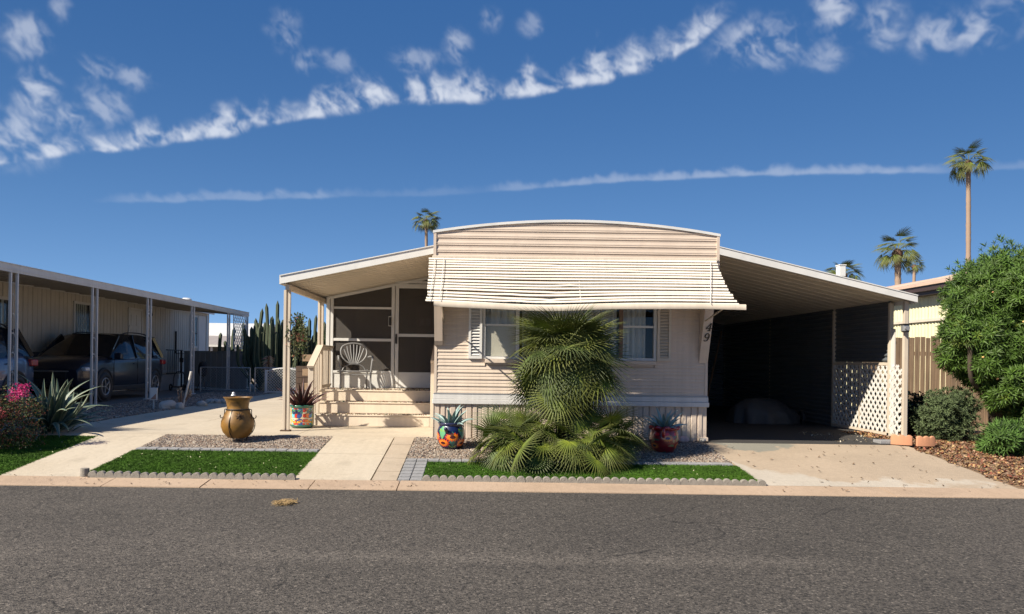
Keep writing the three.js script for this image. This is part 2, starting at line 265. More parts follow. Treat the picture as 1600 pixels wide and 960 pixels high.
{
  const k = holder('kerb_strip'), xs = [-24, -16, -10.5, -8, -5.9, -3.97, -2.93, -1.79, -0.86, 2.06, 4.4, 6.9, 9.5, 14, 24];
  for (let i = 0; i + 1 < xs.length; i++) part(k, 'slab', sheet(xs[i] + 0.006, xs[i + 1] - 0.006, 8.07, 8.443, 0.002 * ((i * 7) % 3), 0.08), M.kerb);
  const w = holder('walkway');
  part(w, 'slab', sheet(-5.28, -4.4, 8.45, 10.6, 0, 0.09), M.concrete);
  part(w, 'slab', sheet(-2.045, -1.195, 8.45, 9.72, 0, 0.09), M.concrete);
  part(w, 'slab', sheet(-2.045, -1.195, 9.728, 10.79, 0.002, 0.09), M.concrete);
  const pz = [8.47, 8.86, 9.22, 9.52, 9.83, 10.32, 10.79];
  for (let i = 0; i < 6; i++) part(w, 'paver', sheet(-1.178, -0.905, pz[i], pz[i + 1] - 0.008, 0.003 * (i % 2), 0.07), M.paverTan);
  const pt = holder('patio'), px = [-6.35, -4.62, -2.6, -0.66], pZ = [10.805, 13.0, 15.6, 18.4, 21.6, 25.2];
  for (let j = 0; j < 5; j++) for (let i = 0; i < 3; i++) { if (i === 2 && j > 0) continue; part(pt, 'slab', sheet(px[i] + 0.003, px[i + 1] - 0.003, pZ[j], pZ[j + 1] - 0.006, 0.001 * ((i + j) % 2), 0.09), M.concrete); }
  part(pt, 'slab', sheet(-6.35, -4.4, 10.606, 10.797, 0, 0.09), M.concrete);
  const dr = holder('driveway');
  part(dr, 'slab', sheet(3.15, 5.95, 8.452, 10.7, 0, 0.09), M.drive);
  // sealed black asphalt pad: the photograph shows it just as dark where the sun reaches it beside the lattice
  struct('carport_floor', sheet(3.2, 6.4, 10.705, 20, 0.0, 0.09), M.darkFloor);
  struct('bed_soil', sheet(5.95, 22, 8.45, 16, -0.012, 0.08), mat([0.25, 0.165, 0.10], { map: T.mottle, roughness: 1 }));
  struct('gravel_bed', [...sheet(-4.395, -2.05, 9.955, 10.79, -0.018, 0.06), ...sheet(-0.9, 3.145, 9.51, 10.85, -0.018, 0.06)], mat([0.23, 0.19, 0.155], { map: T.speck, roughness: 1 }));
  struct('gravel_yard', sheet(-8.2, -6.36, 10.62, 27, -0.02, 0.06), mat([0.23, 0.20, 0.17], { map: T.speck, roughness: 1 }));
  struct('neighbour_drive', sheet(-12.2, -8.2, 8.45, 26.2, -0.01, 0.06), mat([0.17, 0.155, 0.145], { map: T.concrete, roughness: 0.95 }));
  struct('turf_base', [...sheet(-4.395, -2.05, 8.5, 9.79, -0.016, 0.06), ...sheet(-0.615, 3.14, 8.52, 9.345, -0.016, 0.06), ...sheet(-13, -5.29, 8.45, 10.6, -0.016, 0.06)], M.turfBase);
}

// ---------------------------------------------------------------- the mobile home
const HX0 = -0.645, HX1 = 3.215, WZ = 10.85, FZ = 10.39;
const arcY = (x) => 3.0 - 0.165 * ((x - 1.285) / 1.93) ** 2;
function board(x0, x1, yb, yt, Z, h, prof) {     // lap board; yt may be a function of x
  const nx = typeof yt === 'function' ? 16 : 1, ts = prof.map((p) => p[0]);
  const top = (x) => (typeof yt === 'function' ? Math.max(yb + 0.002, Math.min(yb + h, yt(x))) : yt);
  const pos = [], push = (...q) => q.forEach((p) => pos.push(p.x, p.y, p.z));
  for (let i = 0; i < nx; i++) {
    const xa = lerp(x0, x1, i / nx), xb = lerp(x0, x1, (i + 1) / nx), ha = (top(xa) - yb) / h, hb = (top(xb) - yb) / h;
    const at = (x, k, hh) => P(x, yb + Math.min(ts[k], hh) * h, Z - prof[k][1]);
    for (let k = 0; k + 1 < ts.length; k++) { const a = at(xa, k, ha), b = at(xb, k, hb), c = at(xb, k + 1, hb), d = at(xa, k + 1, ha); push(a, b, c, a, c, d); }
    const a = P(xa, yb, Z), b = P(xb, yb, Z), c = at(xb, 0, hb), d = at(xa, 0, ha); push(a, b, c, a, c, d);
  }
  const g = new THREE.BufferGeometry(); g.setAttribute('position', new THREE.Float32BufferAttribute(pos, 3)); g.computeVertexNormals(); return g;
}
const LAP = [[0, 0.015], [0.10, 0.016], [0.42, 0.008], [0.50, 0.013], [0.58, 0.011], [1, 0.003]];
const RIB = [[0, 0.014], [0.12, 0.013], [0.40, 0.004], [0.62, 0.004], [0.80, 0.016], [1, 0.008]];
const home = thing('mobile_home', 'beige mobile home with arched front, lap siding and number 49 behind the slatted awning', 'mobile home', [1.285, 0, WZ]);
{
  const h = home, dy = 0.0965;
  // the shell
  part(h, 'side_wall', [bx(HX0 + 0.02, HX0 + 0.09, 0, 2.81, WZ + 0.06, 23)], M.siding);
  part(h, 'side_wall', [bx(HX1 - 0.09, HX1 - 0.02, 0, 2.81, WZ + 0.06, 23)], M.siding);
  part(h, 'rear_wall', bx(HX0 + 0.02, HX1 - 0.02, 0, 2.83, 23, 23.08), M.siding);
  part(h, 'roof', grid(20, 1, (u, v) => { const x = lerp(HX0 + 0.0, HX1, u); return P(x, arcY(x) - 0.015, lerp(FZ + 0.03, 23.1, v)); }), M.white);
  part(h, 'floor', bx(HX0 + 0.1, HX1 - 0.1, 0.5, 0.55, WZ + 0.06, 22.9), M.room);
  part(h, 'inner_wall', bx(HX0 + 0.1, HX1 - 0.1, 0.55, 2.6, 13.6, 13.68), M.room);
  part(h, 'front_wall', [bx(HX0 + 0.02, 0.03, 0.3, 2.35, WZ + 0.005, WZ + 0.055), bx(2.49, HX1 - 0.02, 0.3, 2.35, WZ + 0.005, WZ + 0.055), bx(0.03, 2.49, 0.3, 1.12, WZ + 0.005, WZ + 0.055), bx(0.03, 2.49, 2.0, 2.35, WZ + 0.005, WZ + 0.055)], M.siding);
  // lower siding boards, broken by the window
  for (let i = 0; i < 17; i++) {
    const y = 0.632 + i * dy;
    if (y + dy < 1.07 || y > 2.02) part(h, 'siding_board', board(HX0 + 0.03, HX1 - 0.03, y, y + dy, WZ, dy, LAP), M.sidingLow);
    else { part(h, 'siding_board', board(HX0 + 0.03, y < 1.12 ? 0.07 : -0.165, y, y + dy, WZ, dy, LAP), M.sidingLow); part(h, 'siding_board', board(y < 1.12 ? 2.47 : 2.69, HX1 - 0.03, y, y + dy, WZ, dy, LAP), M.sidingLow); }
  }
  // overhanging front with its arch
  const y0 = 2.29;
  for (let i = 0; i < 8; i++) {
    const y = y0 + i * dy; let a = HX0 + 0.03, b = HX1 - 0.03;
    if (y + 0.004 > arcY(a)) { const w = 1.93 * Math.sqrt(Math.max(0, (3.0 - 0.028 - y) / 0.165)); a = 1.285 - w; b = 1.285 + w; }
    if (y < 2.98) part(h, 'siding_board', board(a, b, y, (x) => arcY(x) - 0.02, FZ, dy, RIB), M.siding);
  }
  part(h, 'overhang', [...[0, 1].map((s) => bx(s ? HX1 - 0.03 : HX0, s ? HX1 : HX0 + 0.03, y0 - 0.02, 2.825, FZ - 0.006, WZ + 0.07)), bx(HX0 + 0.031, HX1 - 0.031, y0 - 0.02, y0 - 0.002, FZ + 0.0, WZ - 0.001), prismZ([...Array(21).keys()].map((k) => { const x = lerp(HX0 + 0.031, HX1 - 0.031, k / 20); return [x, arcY(x) - 0.03]; }).concat([[HX1 - 0.031, y0], [HX0 + 0.031, y0]]), FZ + 0.004, FZ + 0.03)], M.siding);
  part(h, 'roof_edge', prismZ([...Array(25).keys()].map((k) => { const x = lerp(HX0 - 0.012, HX1 + 0.012, k / 24); return [x, arcY(x) + 0.012]; }).concat([...Array(25).keys()].map((k) => { const x = lerp(HX1 + 0.012, HX0 - 0.012, k / 24); return [x, arcY(x) - 0.022]; })), FZ - 0.03, FZ + 0.08), M.white);
  for (const s of [0, 1]) {
    part(h, 'corner_trim', [s ? bx(HX1 - 0.034, HX1 + 0.003, y0 - 0.022, 2.815, FZ - 0.024, FZ - 0.006) : bx(HX0 - 0.003, HX0 + 0.034, y0 - 0.022, 2.815, FZ - 0.024, FZ - 0.006)], M.siding);
    part(h, 'corner_trim', [s ? bx(HX1 - 0.036, HX1, 0.635, y0 - 0.022, WZ - 0.02, WZ + 0.07) : bx(HX0, HX0 + 0.036, 0.635, y0 - 0.022, WZ - 0.02, WZ + 0.07)], M.sidingLow);
    const f0 = s ? HX1 - 0.125 : HX0 + 0.002, f1 = s ? HX1 - 0.002 : HX0 + 0.115;
    const fin = part(h, 'support_fin', prismX(s ? [[WZ - 0.021, 1.10], [WZ - 0.04, 1.16], [FZ + 0.02, y0 - 0.025], [WZ - 0.021, y0 - 0.025]] : [[WZ - 0.021, 1.3], [WZ - 0.05, 1.3], [WZ - 0.09, 1.36], [FZ + 0.02, y0 - 0.025], [WZ - 0.021, y0 - 0.025]], f0, f1), M.sidingLow);
    if (s) {
      const font = await new FontLoader().loadAsync('fonts/droid/droid_serif_regular.typeface.json');
      const put = (t, x, y) => { const k = (y - 1.16) / (y0 - 0.025 - 1.16), Z = lerp(WZ - 0.04, FZ + 0.02, k), g = new TextGeometry(t, { font, size: 0.115, depth: 0.008, curveSegments: 5 }); g.applyMatrix4(new THREE.Matrix4().makeShear(0, 0, 0.18, 0, 0, 0)); g.rotateX(0.34); return g.translate(x, y, -Z + 0.006); };
      part(fin, 'house_number', put('4', f0 + 0.028, 1.545), M.iron); part(fin, 'house_number', put('9', f0 + 0.012, 1.405), M.iron);
    }
  }
  // belly band and skirting
  part(h, 'belly_band', [rbx(HX0 - 0.012, HX1 + 0.012, 0.545, 0.615, WZ - 0.03, WZ + 0.06, 0.006), rbx(HX0 - 0.02, HX1 + 0.02, 0.478, 0.543, WZ - 0.045, WZ + 0.06, 0.006)], M.band);
  part(h, 'drip_rail', rbx(HX0 - 0.006, HX1 + 0.006, 0.617, 0.63, WZ - 0.035, WZ + 0.06, 0.004), M.galv);
  for (let i = 0, x = HX0; i < 17; i++) {
    const w = (HX1 - HX0) / 17, a = x, b = x + w; x = b;
    const prof = [[a + 0.003, 0.0], [a + 0.012, 0.012], [a + w * 0.33, 0.012], [a + w * 0.36, -0.004], [a + w * 0.44, -0.004], [a + w * 0.47, 0.014], [a + w * 0.68, 0.014], [a + w * 0.71, 0.001], [b - 0.003, 0.001]];
    const g = new THREE.BufferGeometry(), pos = [];
    for (let k = 0; k + 1 < prof.length; k++) { const q = [P(prof[k][0], -0.02, WZ - prof[k][1]), P(prof[k + 1][0], -0.02, WZ - prof[k + 1][1]), P(prof[k + 1][0], 0.477, WZ - prof[k + 1][1]), P(prof[k][0], 0.477, WZ - prof[k][1])]; for (const j of [0, 1, 2, 0, 2, 3]) pos.push(q[j].x, q[j].y, q[j].z); }
    g.setAttribute('position', new THREE.Float32BufferAttribute(pos, 3)); g.computeVertexNormals(); part(h, 'skirting_panel', g, M.skirt);
  }
  part(h, 'skirting_backing', bx(HX0 + 0.01, HX1 - 0.01, 0, 0.47, WZ + 0.008, WZ + 0.05), mat([0.2, 0.16, 0.13]));
  part(h, 'skirting_trim', bx(HX0 - 0.01, HX0 + 0.0, 0, 0.475, WZ - 0.02, WZ + 0.05), M.skirt); part(h, 'skirting_foot', [rbx(HX1 - 0.11, HX1 + 0.012, 0, 0.05, WZ - 0.05, WZ + 0.03, 0.005)], M.skirt);
  // window: frame, two mullions, three lights
  const win = part(h, 'window', [bx(0.03, 0.07, 1.12, 2.0, WZ - 0.02, WZ + 0.05), bx(2.45, 2.49, 1.12, 2.0, WZ - 0.02, WZ + 0.05), bx(0.07, 2.45, 1.12, 1.155, WZ - 0.02, WZ + 0.05), bx(0.07, 2.45, 1.965, 2.0, WZ - 0.02, WZ + 0.05)], M.white);
  part(win, 'mullion', [bx(0.50, 0.55, 1.155, 1.965, WZ - 0.012, WZ + 0.045)], M.white); part(win, 'mullion', [bx(1.965, 2.015, 1.155, 1.965, WZ - 0.012, WZ + 0.045)], M.brownTrim);
  part(win, 'sash_rail', bx(0.07, 0.5, 1.585, 1.615, WZ - 0.005, WZ + 0.04), M.white); part(win, 'sash_rail', bx(2.015, 2.45, 1.585, 1.615, WZ - 0.005, WZ + 0.04), M.white);
  for (const [a, b, y, t] of [[0.07, 0.5, 1.155, 1.585], [0.07, 0.5, 1.615, 1.965], [0.55, 1.965, 1.155, 1.965], [2.015, 2.45, 1.155, 1.585], [2.015, 2.45, 1.615, 1.965]]) part(win, 'pane', bx(a, b, y, t, WZ + 0.018, WZ + 0.022), M.glass);
  part(win, 'blind', bx(0.075, 0.495, 1.16, 1.59, WZ + 0.035, WZ + 0.04), M.blind);
  const pleat = (a, b, y, t, n, Z) => grid(n * 6, 1, (u, v) => P(lerp(a, b, u), lerp(y, t, v), Z + 0.022 * Math.sin(u * n * 6.283) + 0.008 * Math.sin(u * n * 2.3 * 6.283 + 1)));
  part(win, 'curtain', pleat(0.08, 0.50, 1.615, 1.97, 4, WZ + 0.11), M.curtain); part(win, 'curtain', pleat(2.03, 2.36, 1.15, 1.97, 4, WZ + 0.11), M.curtain); part(win, 'curtain', pleat(0.6, 1.95, 1.15, 1.97, 12, WZ + 0.16), M.curtain);
  part(win, 'sill', [rbx(0.07, 2.47, 1.062, 1.115, WZ - 0.075, WZ - 0.003, 0.006), bx(0.1, 2.44, 1.04, 1.06, WZ - 0.05, WZ - 0.017)], M.sidingLow);
  for (const [a, b, m] of [[-0.165, 0.025, M.white], [2.495, 2.69, M.cream]]) {
    const s = part(h, 'shutter', [bx(a, a + 0.035, 1.12, 1.98, WZ - 0.045, WZ + 0.004), bx(b - 0.035, b, 1.12, 1.98, WZ - 0.045, WZ + 0.004), bx(a + 0.035, b - 0.035, 1.12, 1.16, WZ - 0.045, WZ + 0.004), bx(a + 0.035, b - 0.035, 1.945, 1.98, WZ - 0.045, WZ + 0.004), bx(a + 0.035, b - 0.035, 1.16, 1.945, WZ - 0.004, WZ + 0.004)], m);
    for (let k = 0; k < 18; k++) part(s, 'shutter_slat', prismX([[WZ - 0.012, 1.163 + k * 0.0436 + 0.04], [WZ - 0.042, 1.163 + k * 0.0436 + 0.008], [WZ - 0.038, 1.163 + k * 0.0436 + 0.002], [WZ - 0.006, 1.163 + k * 0.0436 + 0.036]], a + 0.036, b - 0.036), m);
  }
}
// white vent box on the roof beside the carport
{
  const t = thing('roof_vent', 'small white vent box standing on the carport roof', 'vent', [6.57, 2.5, 14]);
  part(t, 'housing', rbx(6.515, 6.63, 2.71, 2.91, 13.95, 14.1, 0.008), M.white);
  part(t, 'cap', rbx(6.505, 6.64, 2.905, 2.925, 13.94, 14.11, 0.005), M.white);
  part(t, 'pipe', cyl(P(6.575, 2.1, 14.02), P(6.575, 2.71, 14.02), 0.035), M.galv);
}

// ---------------------------------------------------------------- slatted awning
{
  const t = thing('slat_awning', 'cream slatted metal awning sagging in front of the arched mobile home', 'awning', [1.285, 2.46, FZ]);
  const N = 16, kinks = [[9, 1.15, 0.010], [11, 1.02, -0.012], [12, 0.35, 0.012], [13, 0.9, -0.014], [14, 0.45, 0.014], [4, 1.9, 0.006], [2, 1.05, -0.005]];
  const sag = (x, f) => -0.052 * f * f * Math.exp(-(((x - 0.75) / 0.95) ** 2));
  for (let i = 0; i < N; i++) {
    const f = i / (N - 1), yc = 2.462 - 0.595 * Math.pow(f, 1.04), Zc = 10.335 - 0.41 * Math.pow(f, 1.15), xa = -0.70 + rr(-0.008, 0.008) - (i > 13 ? 0.015 : 0), xb = 3.175 + 0.135 * f * f + 0.02 * f + rr(-0.01, 0.01), tilt = rr(-0.09, 0.09), wob = rr(0, 6), roll = rr(-0.004, 0.004);
    const prof = [[0.026, 0.015], [0.010, 0.0130], [-0.007, 0.007], [-0.017, -0.005], [-0.020, -0.0145], [-0.017, -0.014], [-0.005, 0.000], [0.024, 0.010]];   // [depth, height] round the strip
    const surf = (u, v) => {
      const x = lerp(xa, xb, u), k = Math.round(v * prof.length) % prof.length, c = Math.cos(tilt * Math.sin(x * 1.3 + wob)), s = Math.sin(tilt * Math.sin(x * 1.3 + wob)), [d, e] = prof[k];
      let dy = sag(x, f) + 0.004 * Math.sin(x * 1.1 + wob) + roll * (u - 0.5);
      for (const [n, kx, a] of kinks) if (n === i) dy += a * Math.exp(-Math.abs(x - kx) * 9);
      return P(x, yc + dy + e * c + d * s, Zc + d * c - e * s);
    };
    const g = grid(40, prof.length, surf);
    part(t, 'awning_slat', g.toNonIndexed().computeVertexNormals() ?? g, M.awning);
  }
  const bar = (u, v) => { const k = Math.round(v * 4) % 4, x = lerp(-0.605, 3.425, u), y = [1.866, 1.866, 1.795, 1.795][k] + sag(x, 1.0) * 0.95 + 0.003 * Math.sin(x * 5), Z = [9.945, 9.905, 9.9, 9.93][k]; return P(x, y, Z); };
  part(t, 'front_bar', [flat(grid(40, 4, bar)), bx(-0.606, -0.604, 1.795, 1.852, 9.903, 9.932), bx(3.424, 3.427, 1.795, 1.854, 9.903, 9.932)], M.awningUnder);
  part(t, 'top_rail', rbx(-0.66, 3.19, 2.475, 2.505, 10.345, 10.368, 0.004), M.awningUnder);
  for (const x of [-0.52, 3.11]) part(t, 'support_rod', [cyl(P(x, 1.65, WZ - 0.02), P(x + 0.02, 1.80, 9.93), 0.011), bx(x - 0.02, x + 0.02, 1.62, 1.68, WZ - 0.028, WZ - 0.016)], M.creamWood);
  for (const [x, X2] of [[-0.62, -0.66], [-0.50, -0.53], [3.08, 2.96]]) part(t, 'cord', tube([P(x, 2.46, 10.30), P(lerp(x, X2, 0.5), 2.15, 10.09), P(X2, 1.87, 9.885)], 0.0045, 5, 10), M.white);
  for (const x of [-0.45, 1.3, 2.95]) part(t, 'slat_bracket', [cyl(P(x, 2.45, 10.37), P(x, 1.86, 9.95), 0.009)], M.awningUnder);
}

// ---------------------------------------------------------------- porch cover
{
  const t = thing('porch_cover', 'white sloping porch roof on cream double posts left of the mobile home', 'porch roof', [-2.89, 0, 11.48]);
  const ry = (x) => 2.205 + (x + 2.95) * 0.2105, x0 = -2.95, x1 = HX0 - 0.003;
  for (let i = 0; i < 18; i++) {
    const Z = 11.4 + i * 0.225, w = 0.225;
    part(t, 'roof_pan', prismZ([[x0, ry(x0) + 0.02], [x1, ry(x1) + 0.02], [x1, ry(x1) + 0.028], [x0, ry(x0) + 0.028]], Z, Z + w - 0.012), M.roofPan);
    part(t, 'pan_rib', [prismZ([[x0, ry(x0)], [x1, ry(x1)], [x1, ry(x1) + 0.05], [x0, ry(x0) + 0.05]], Z + w - 0.011, Z + w), prismZ([[x0, ry(x0) + 0.009], [x1, ry(x1) + 0.009], [x1, ry(x1) + 0.0195], [x0, ry(x0) + 0.0195]], Z + w * 0.45, Z + w * 0.45 + 0.016)], M.roofPan);
  }
  part(t, 'fascia', [prismZ([[x0 - 0.03, ry(x0) - 0.015], [x1, ry(x1) - 0.01], [x1, ry(x1) + 0.1], [x0 - 0.03, ry(x0) + 0.1]], 11.36, 11.39), prismZ([[x0 - 0.03, ry(x0) + 0.101], [x1, ry(x1) + 0.101], [x1, ry(x1) + 0.115], [x0 - 0.03, ry(x0) + 0.115]], 11.345, 11.41)], M.white);
  part(t, 'gutter', [bx(x0 - 0.035, x0 - 0.028, 2.185, 2.31, 11.361, 15.4), bx(x0 - 0.028, x0 + 0.05, 2.185, 2.192, 11.391, 15.4), bx(x0 + 0.043, x0 + 0.05, 2.192, 2.205, 11.391, 15.4)], M.cream);
  part(t, 'side_beam', bx(-2.91, -2.85, 2.11, 2.184, 11.42, 15.4), M.creamWood);
  const post = (x, Z) => { const p = part(t, 'post', [rbx(x - 0.052, x - 0.012, 0, 2.11, Z - 0.02, Z + 0.02, 0.004), rbx(x + 0.014, x + 0.05, 0, 2.11, Z - 0.02, Z + 0.02, 0.004), bx(x - 0.012, x + 0.014, 0.0, 2.11, Z + 0.004, Z + 0.012)], M.creamWood); part(p, 'base_plate', rbx(x - 0.075, x + 0.07, 0, 0.02, Z - 0.06, Z + 0.06, 0.004), M.rust); return p; };
  post(-2.89, 11.48); post(-2.86, 13.75); post(-2.86, 15.3);
}

// ---------------------------------------------------------------- screened room behind the porch
{
  const t = thing('screen_room', 'white framed screened porch room with dark mesh and screen door', 'screen room', [-1.7, 0, 14.1]);
  const Z = 14.1, ry = (x) => 2.19 + (x + 2.95) * 0.2105, w = M.white;
  part(t, 'corner_post', [rbx(-2.83, -2.765, 0.56, ry(-2.8), Z - 0.03, Z + 0.04, 0.005), rbx(-2.757, -2.70, 0.56, ry(-2.73), Z - 0.02, Z + 0.04, 0.005)], w);
  part(t, 'door_post', rbx(-1.635, -1.575, 0.56, ry(-1.6), Z - 0.025, Z + 0.04, 0.005), w);
  for (const [y, k] of [[2.03, 0.04], [1.445, 0.05], [0.855, 0.045]]) part(t, 'rail', rbx(-2.70, -1.635, y - k / 2, y + k / 2, Z - 0.015, Z + 0.03, 0.004), w);
  part(t, 'rail', rbx(-1.575, HX0 - 0.01, 2.49, 2.535, Z - 0.015, Z + 0.03, 0.004), w);
  part(t, 'header', prismZ([[-2.83, ry(-2.83) - 0.045], [HX0 - 0.01, ry(HX0) - 0.045], [HX0 - 0.01, ry(HX0) + 0.005], [-2.83, ry(-2.83) + 0.005]], Z - 0.028, Z + 0.02), w);
  part(t, 'kick_panel', bx(-2.70, -1.635, 0.56, 0.832, Z, Z + 0.02), w);
  for (const poly of [[[-2.70, 2.05], [-1.635, 2.05], [-1.635, ry(-1.635) - 0.045], [-2.70, ry(-2.70) - 0.045]], [[-2.70, 1.47], [-1.635, 1.47], [-1.635, 2.01], [-2.70, 2.01]], [[-2.70, 0.878], [-1.635, 0.878], [-1.635, 1.42], [-2.70, 1.42]], [[-1.575, 2.535], [HX0 - 0.01, 2.535], [HX0 - 0.01, ry(HX0) - 0.045], [-1.575, ry(-1.575) - 0.045]]]) part(t, 'screen', prismZ(poly, Z + 0.012, Z + 0.014), M.screen);
  const d = part(t, 'screen_door', [rbx(-1.565, -1.5, 0.575, 2.48, Z - 0.02, Z + 0.012, 0.004), rbx(-0.73, -0.665, 0.575, 2.48, Z - 0.02, Z + 0.012, 0.004), rbx(-1.5, -0.73, 2.40, 2.48, Z - 0.02, Z + 0.012, 0.004), rbx(-1.5, -0.73, 1.51, 1.565, Z - 0.02, Z + 0.012, 0.004), rbx(-1.5, -0.73, 0.575, 0.86, Z - 0.012, Z + 0.008, 0.004)], w);
  part(d, 'screen', bx(-1.5, -0.73, 0.86, 1.51, Z - 0.002, Z), M.screen); part(d, 'screen', bx(-1.5, -0.73, 1.565, 2.4, Z - 0.002, Z), M.screen);
  part(d, 'handle', [rbx(-1.555, -1.525, 1.38, 1.56, Z - 0.035, Z - 0.021, 0.004), cyl(P(-1.54, 1.42, Z - 0.03), P(-1.54, 1.42, Z - 0.07), 0.012), rbx(-1.555, -1.525, 1.39, 1.50, Z - 0.08, Z - 0.066, 0.004)], M.iron);
  const b = part(t, 'mailbox', rbx(-1.685, -1.62, 1.70, 1.88, Z - 0.06, Z - 0.026, 0.006), M.whiteDirty); part(b, 'face_plate', bx(-1.677, -1.628, 1.71, 1.865, Z - 0.064, Z - 0.061), M.dark);
  // room behind: side, back, floor, ceiling
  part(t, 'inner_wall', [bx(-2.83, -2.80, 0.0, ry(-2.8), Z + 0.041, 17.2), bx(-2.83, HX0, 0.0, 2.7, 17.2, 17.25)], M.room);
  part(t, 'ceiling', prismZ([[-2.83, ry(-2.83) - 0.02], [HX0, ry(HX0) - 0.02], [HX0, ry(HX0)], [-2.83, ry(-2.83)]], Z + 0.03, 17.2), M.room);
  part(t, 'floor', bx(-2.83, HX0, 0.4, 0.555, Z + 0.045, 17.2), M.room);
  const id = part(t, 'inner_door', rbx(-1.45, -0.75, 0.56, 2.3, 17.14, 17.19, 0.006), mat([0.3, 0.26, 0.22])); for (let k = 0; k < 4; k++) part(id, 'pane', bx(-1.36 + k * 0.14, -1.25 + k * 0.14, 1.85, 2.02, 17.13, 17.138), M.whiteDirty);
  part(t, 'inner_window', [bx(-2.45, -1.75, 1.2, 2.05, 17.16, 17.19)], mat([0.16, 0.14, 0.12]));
}

// ---------------------------------------------------------------- porch steps, railings, chair
{
  const t = thing('porch_steps', 'three cream painted porch steps leading up to the screen door', 'steps', [-1.73, 0, 12.45]);
  const m = mat([0.70, 0.60, 0.475], { map: T.streak, roughness: 0.85 });
  for (let i = 0; i < 3; i++) {
    const Z = 12.45 + 0.3 * i, x0 = i === 2 ? -2.78 : -2.66, s = part(t, 'step', rbx(x0, -0.80, 0.188 * i + 0.001, 0.188 * (i + 1) - 0.022, Z + 0.015, i === 2 ? 14.06 : Z + 0.34, 0.006), m);
    part(s, 'tread', rbx(x0 - 0.01, -0.795, 0.188 * (i + 1) - 0.022, 0.188 * (i + 1), Z, i === 2 ? 14.06 : Z + 0.298, 0.006), m);
  }
  const chips = [], cols = [], q = new THREE.Quaternion();
  for (let i = 0; i < 900; i++) { const k = i % 3, Z = 12.45 + 0.3 * k + Math.pow(rnd(), 1.6) * (k === 2 ? 0.9 : 0.27) + 0.01; q.setFromEuler(new THREE.Euler(rr(-0.4, 0.4), rr(0, 6), rr(-0.4, 0.4))); chips.push(mtx(P(rr(-2.6, -0.85), 0.188 * (k + 1) + 0.005, Z), q, V(rr(0.4, 1.3), rr(0.5, 1.5), rr(0.4, 1)))); cols.push(RGB(rr(0.05, 0.2), rr(0.04, 0.14), rr(0.03, 0.09))); }
  stuff('leaf_litter', new THREE.BoxGeometry(0.022, 0.006, 0.011), mat([1, 1, 1], { roughness: 1 }), chips, cols, 'dry leaf bits scattered on the cream porch steps', 'leaf litter');
}
{
  const t = thing('stair_railing', 'cream wooden stair railing with balusters left of the porch chair', 'railing', [-2.72, 0, 12.45]);
  const x = -2.735, m = M.creamWood, L = 0.034;
  part(t, 'newel_post', rbx(x - 0.045, x + 0.045, 0, 0.95, 12.42, 12.50, 0.006), m);
  part(t, 'newel_post', rbx(x - 0.045, x + 0.045, 0.565, 1.285, 13.08, 13.16, 0.006), m);
  part(t, 'handrail', bar(P(x, 0.955, 12.38), P(x, 1.31, 13.12), 0.11, 0.035), m);
  part(t, 'handrail', rbx(x - 0.055, x + 0.055, 1.287, 1.325, 13.1, 14.06, 0.006), m);
  for (let i = 0; i < 4; i++) { const Z = 12.6 + i * 0.13; part(t, 'baluster', rbx(x - L / 2, x + L / 2, 0.188 * (1 + Math.floor((Z - 12.45) / 0.3)), 0.94 + (Z - 12.4) * 0.48 - 0.02, Z, Z + L, 0.004), m); }
  for (let i = 0; i < 7; i++) { const Z = 13.24 + i * 0.118; part(t, 'baluster', rbx(x - L / 2, x + L / 2, 0.565, 1.287, Z, Z + L, 0.004), m); }
  part(t, 'bottom_rail', rbx(x - 0.02, x + 0.02, 0.6, 0.64, 13.165, 14.05, 0.004), m);
  const r = thing('stair_railing', 'cream boarded stair rail against the mobile home corner', 'railing', [-0.735, 0, 12.3]);
  part(r, 'post', rbx(-0.79, -0.70, 0, 1.09, 12.33, 12.42, 0.006), m); part(r, 'post', rbx(-0.775, -0.705, 0.57, 1.4, 13.3, 13.38, 0.006), m); part(r, 'handrail', bar(P(-0.742, 1.06, 12.30), P(-0.742, 1.42, 13.36), 0.10, 0.04), m);
  part(r, 'side_board', prismX([[12.425, 0.2], [13.29, 0.6], [13.29, 0.85], [12.425, 0.5]], -0.76, -0.735), m);
}
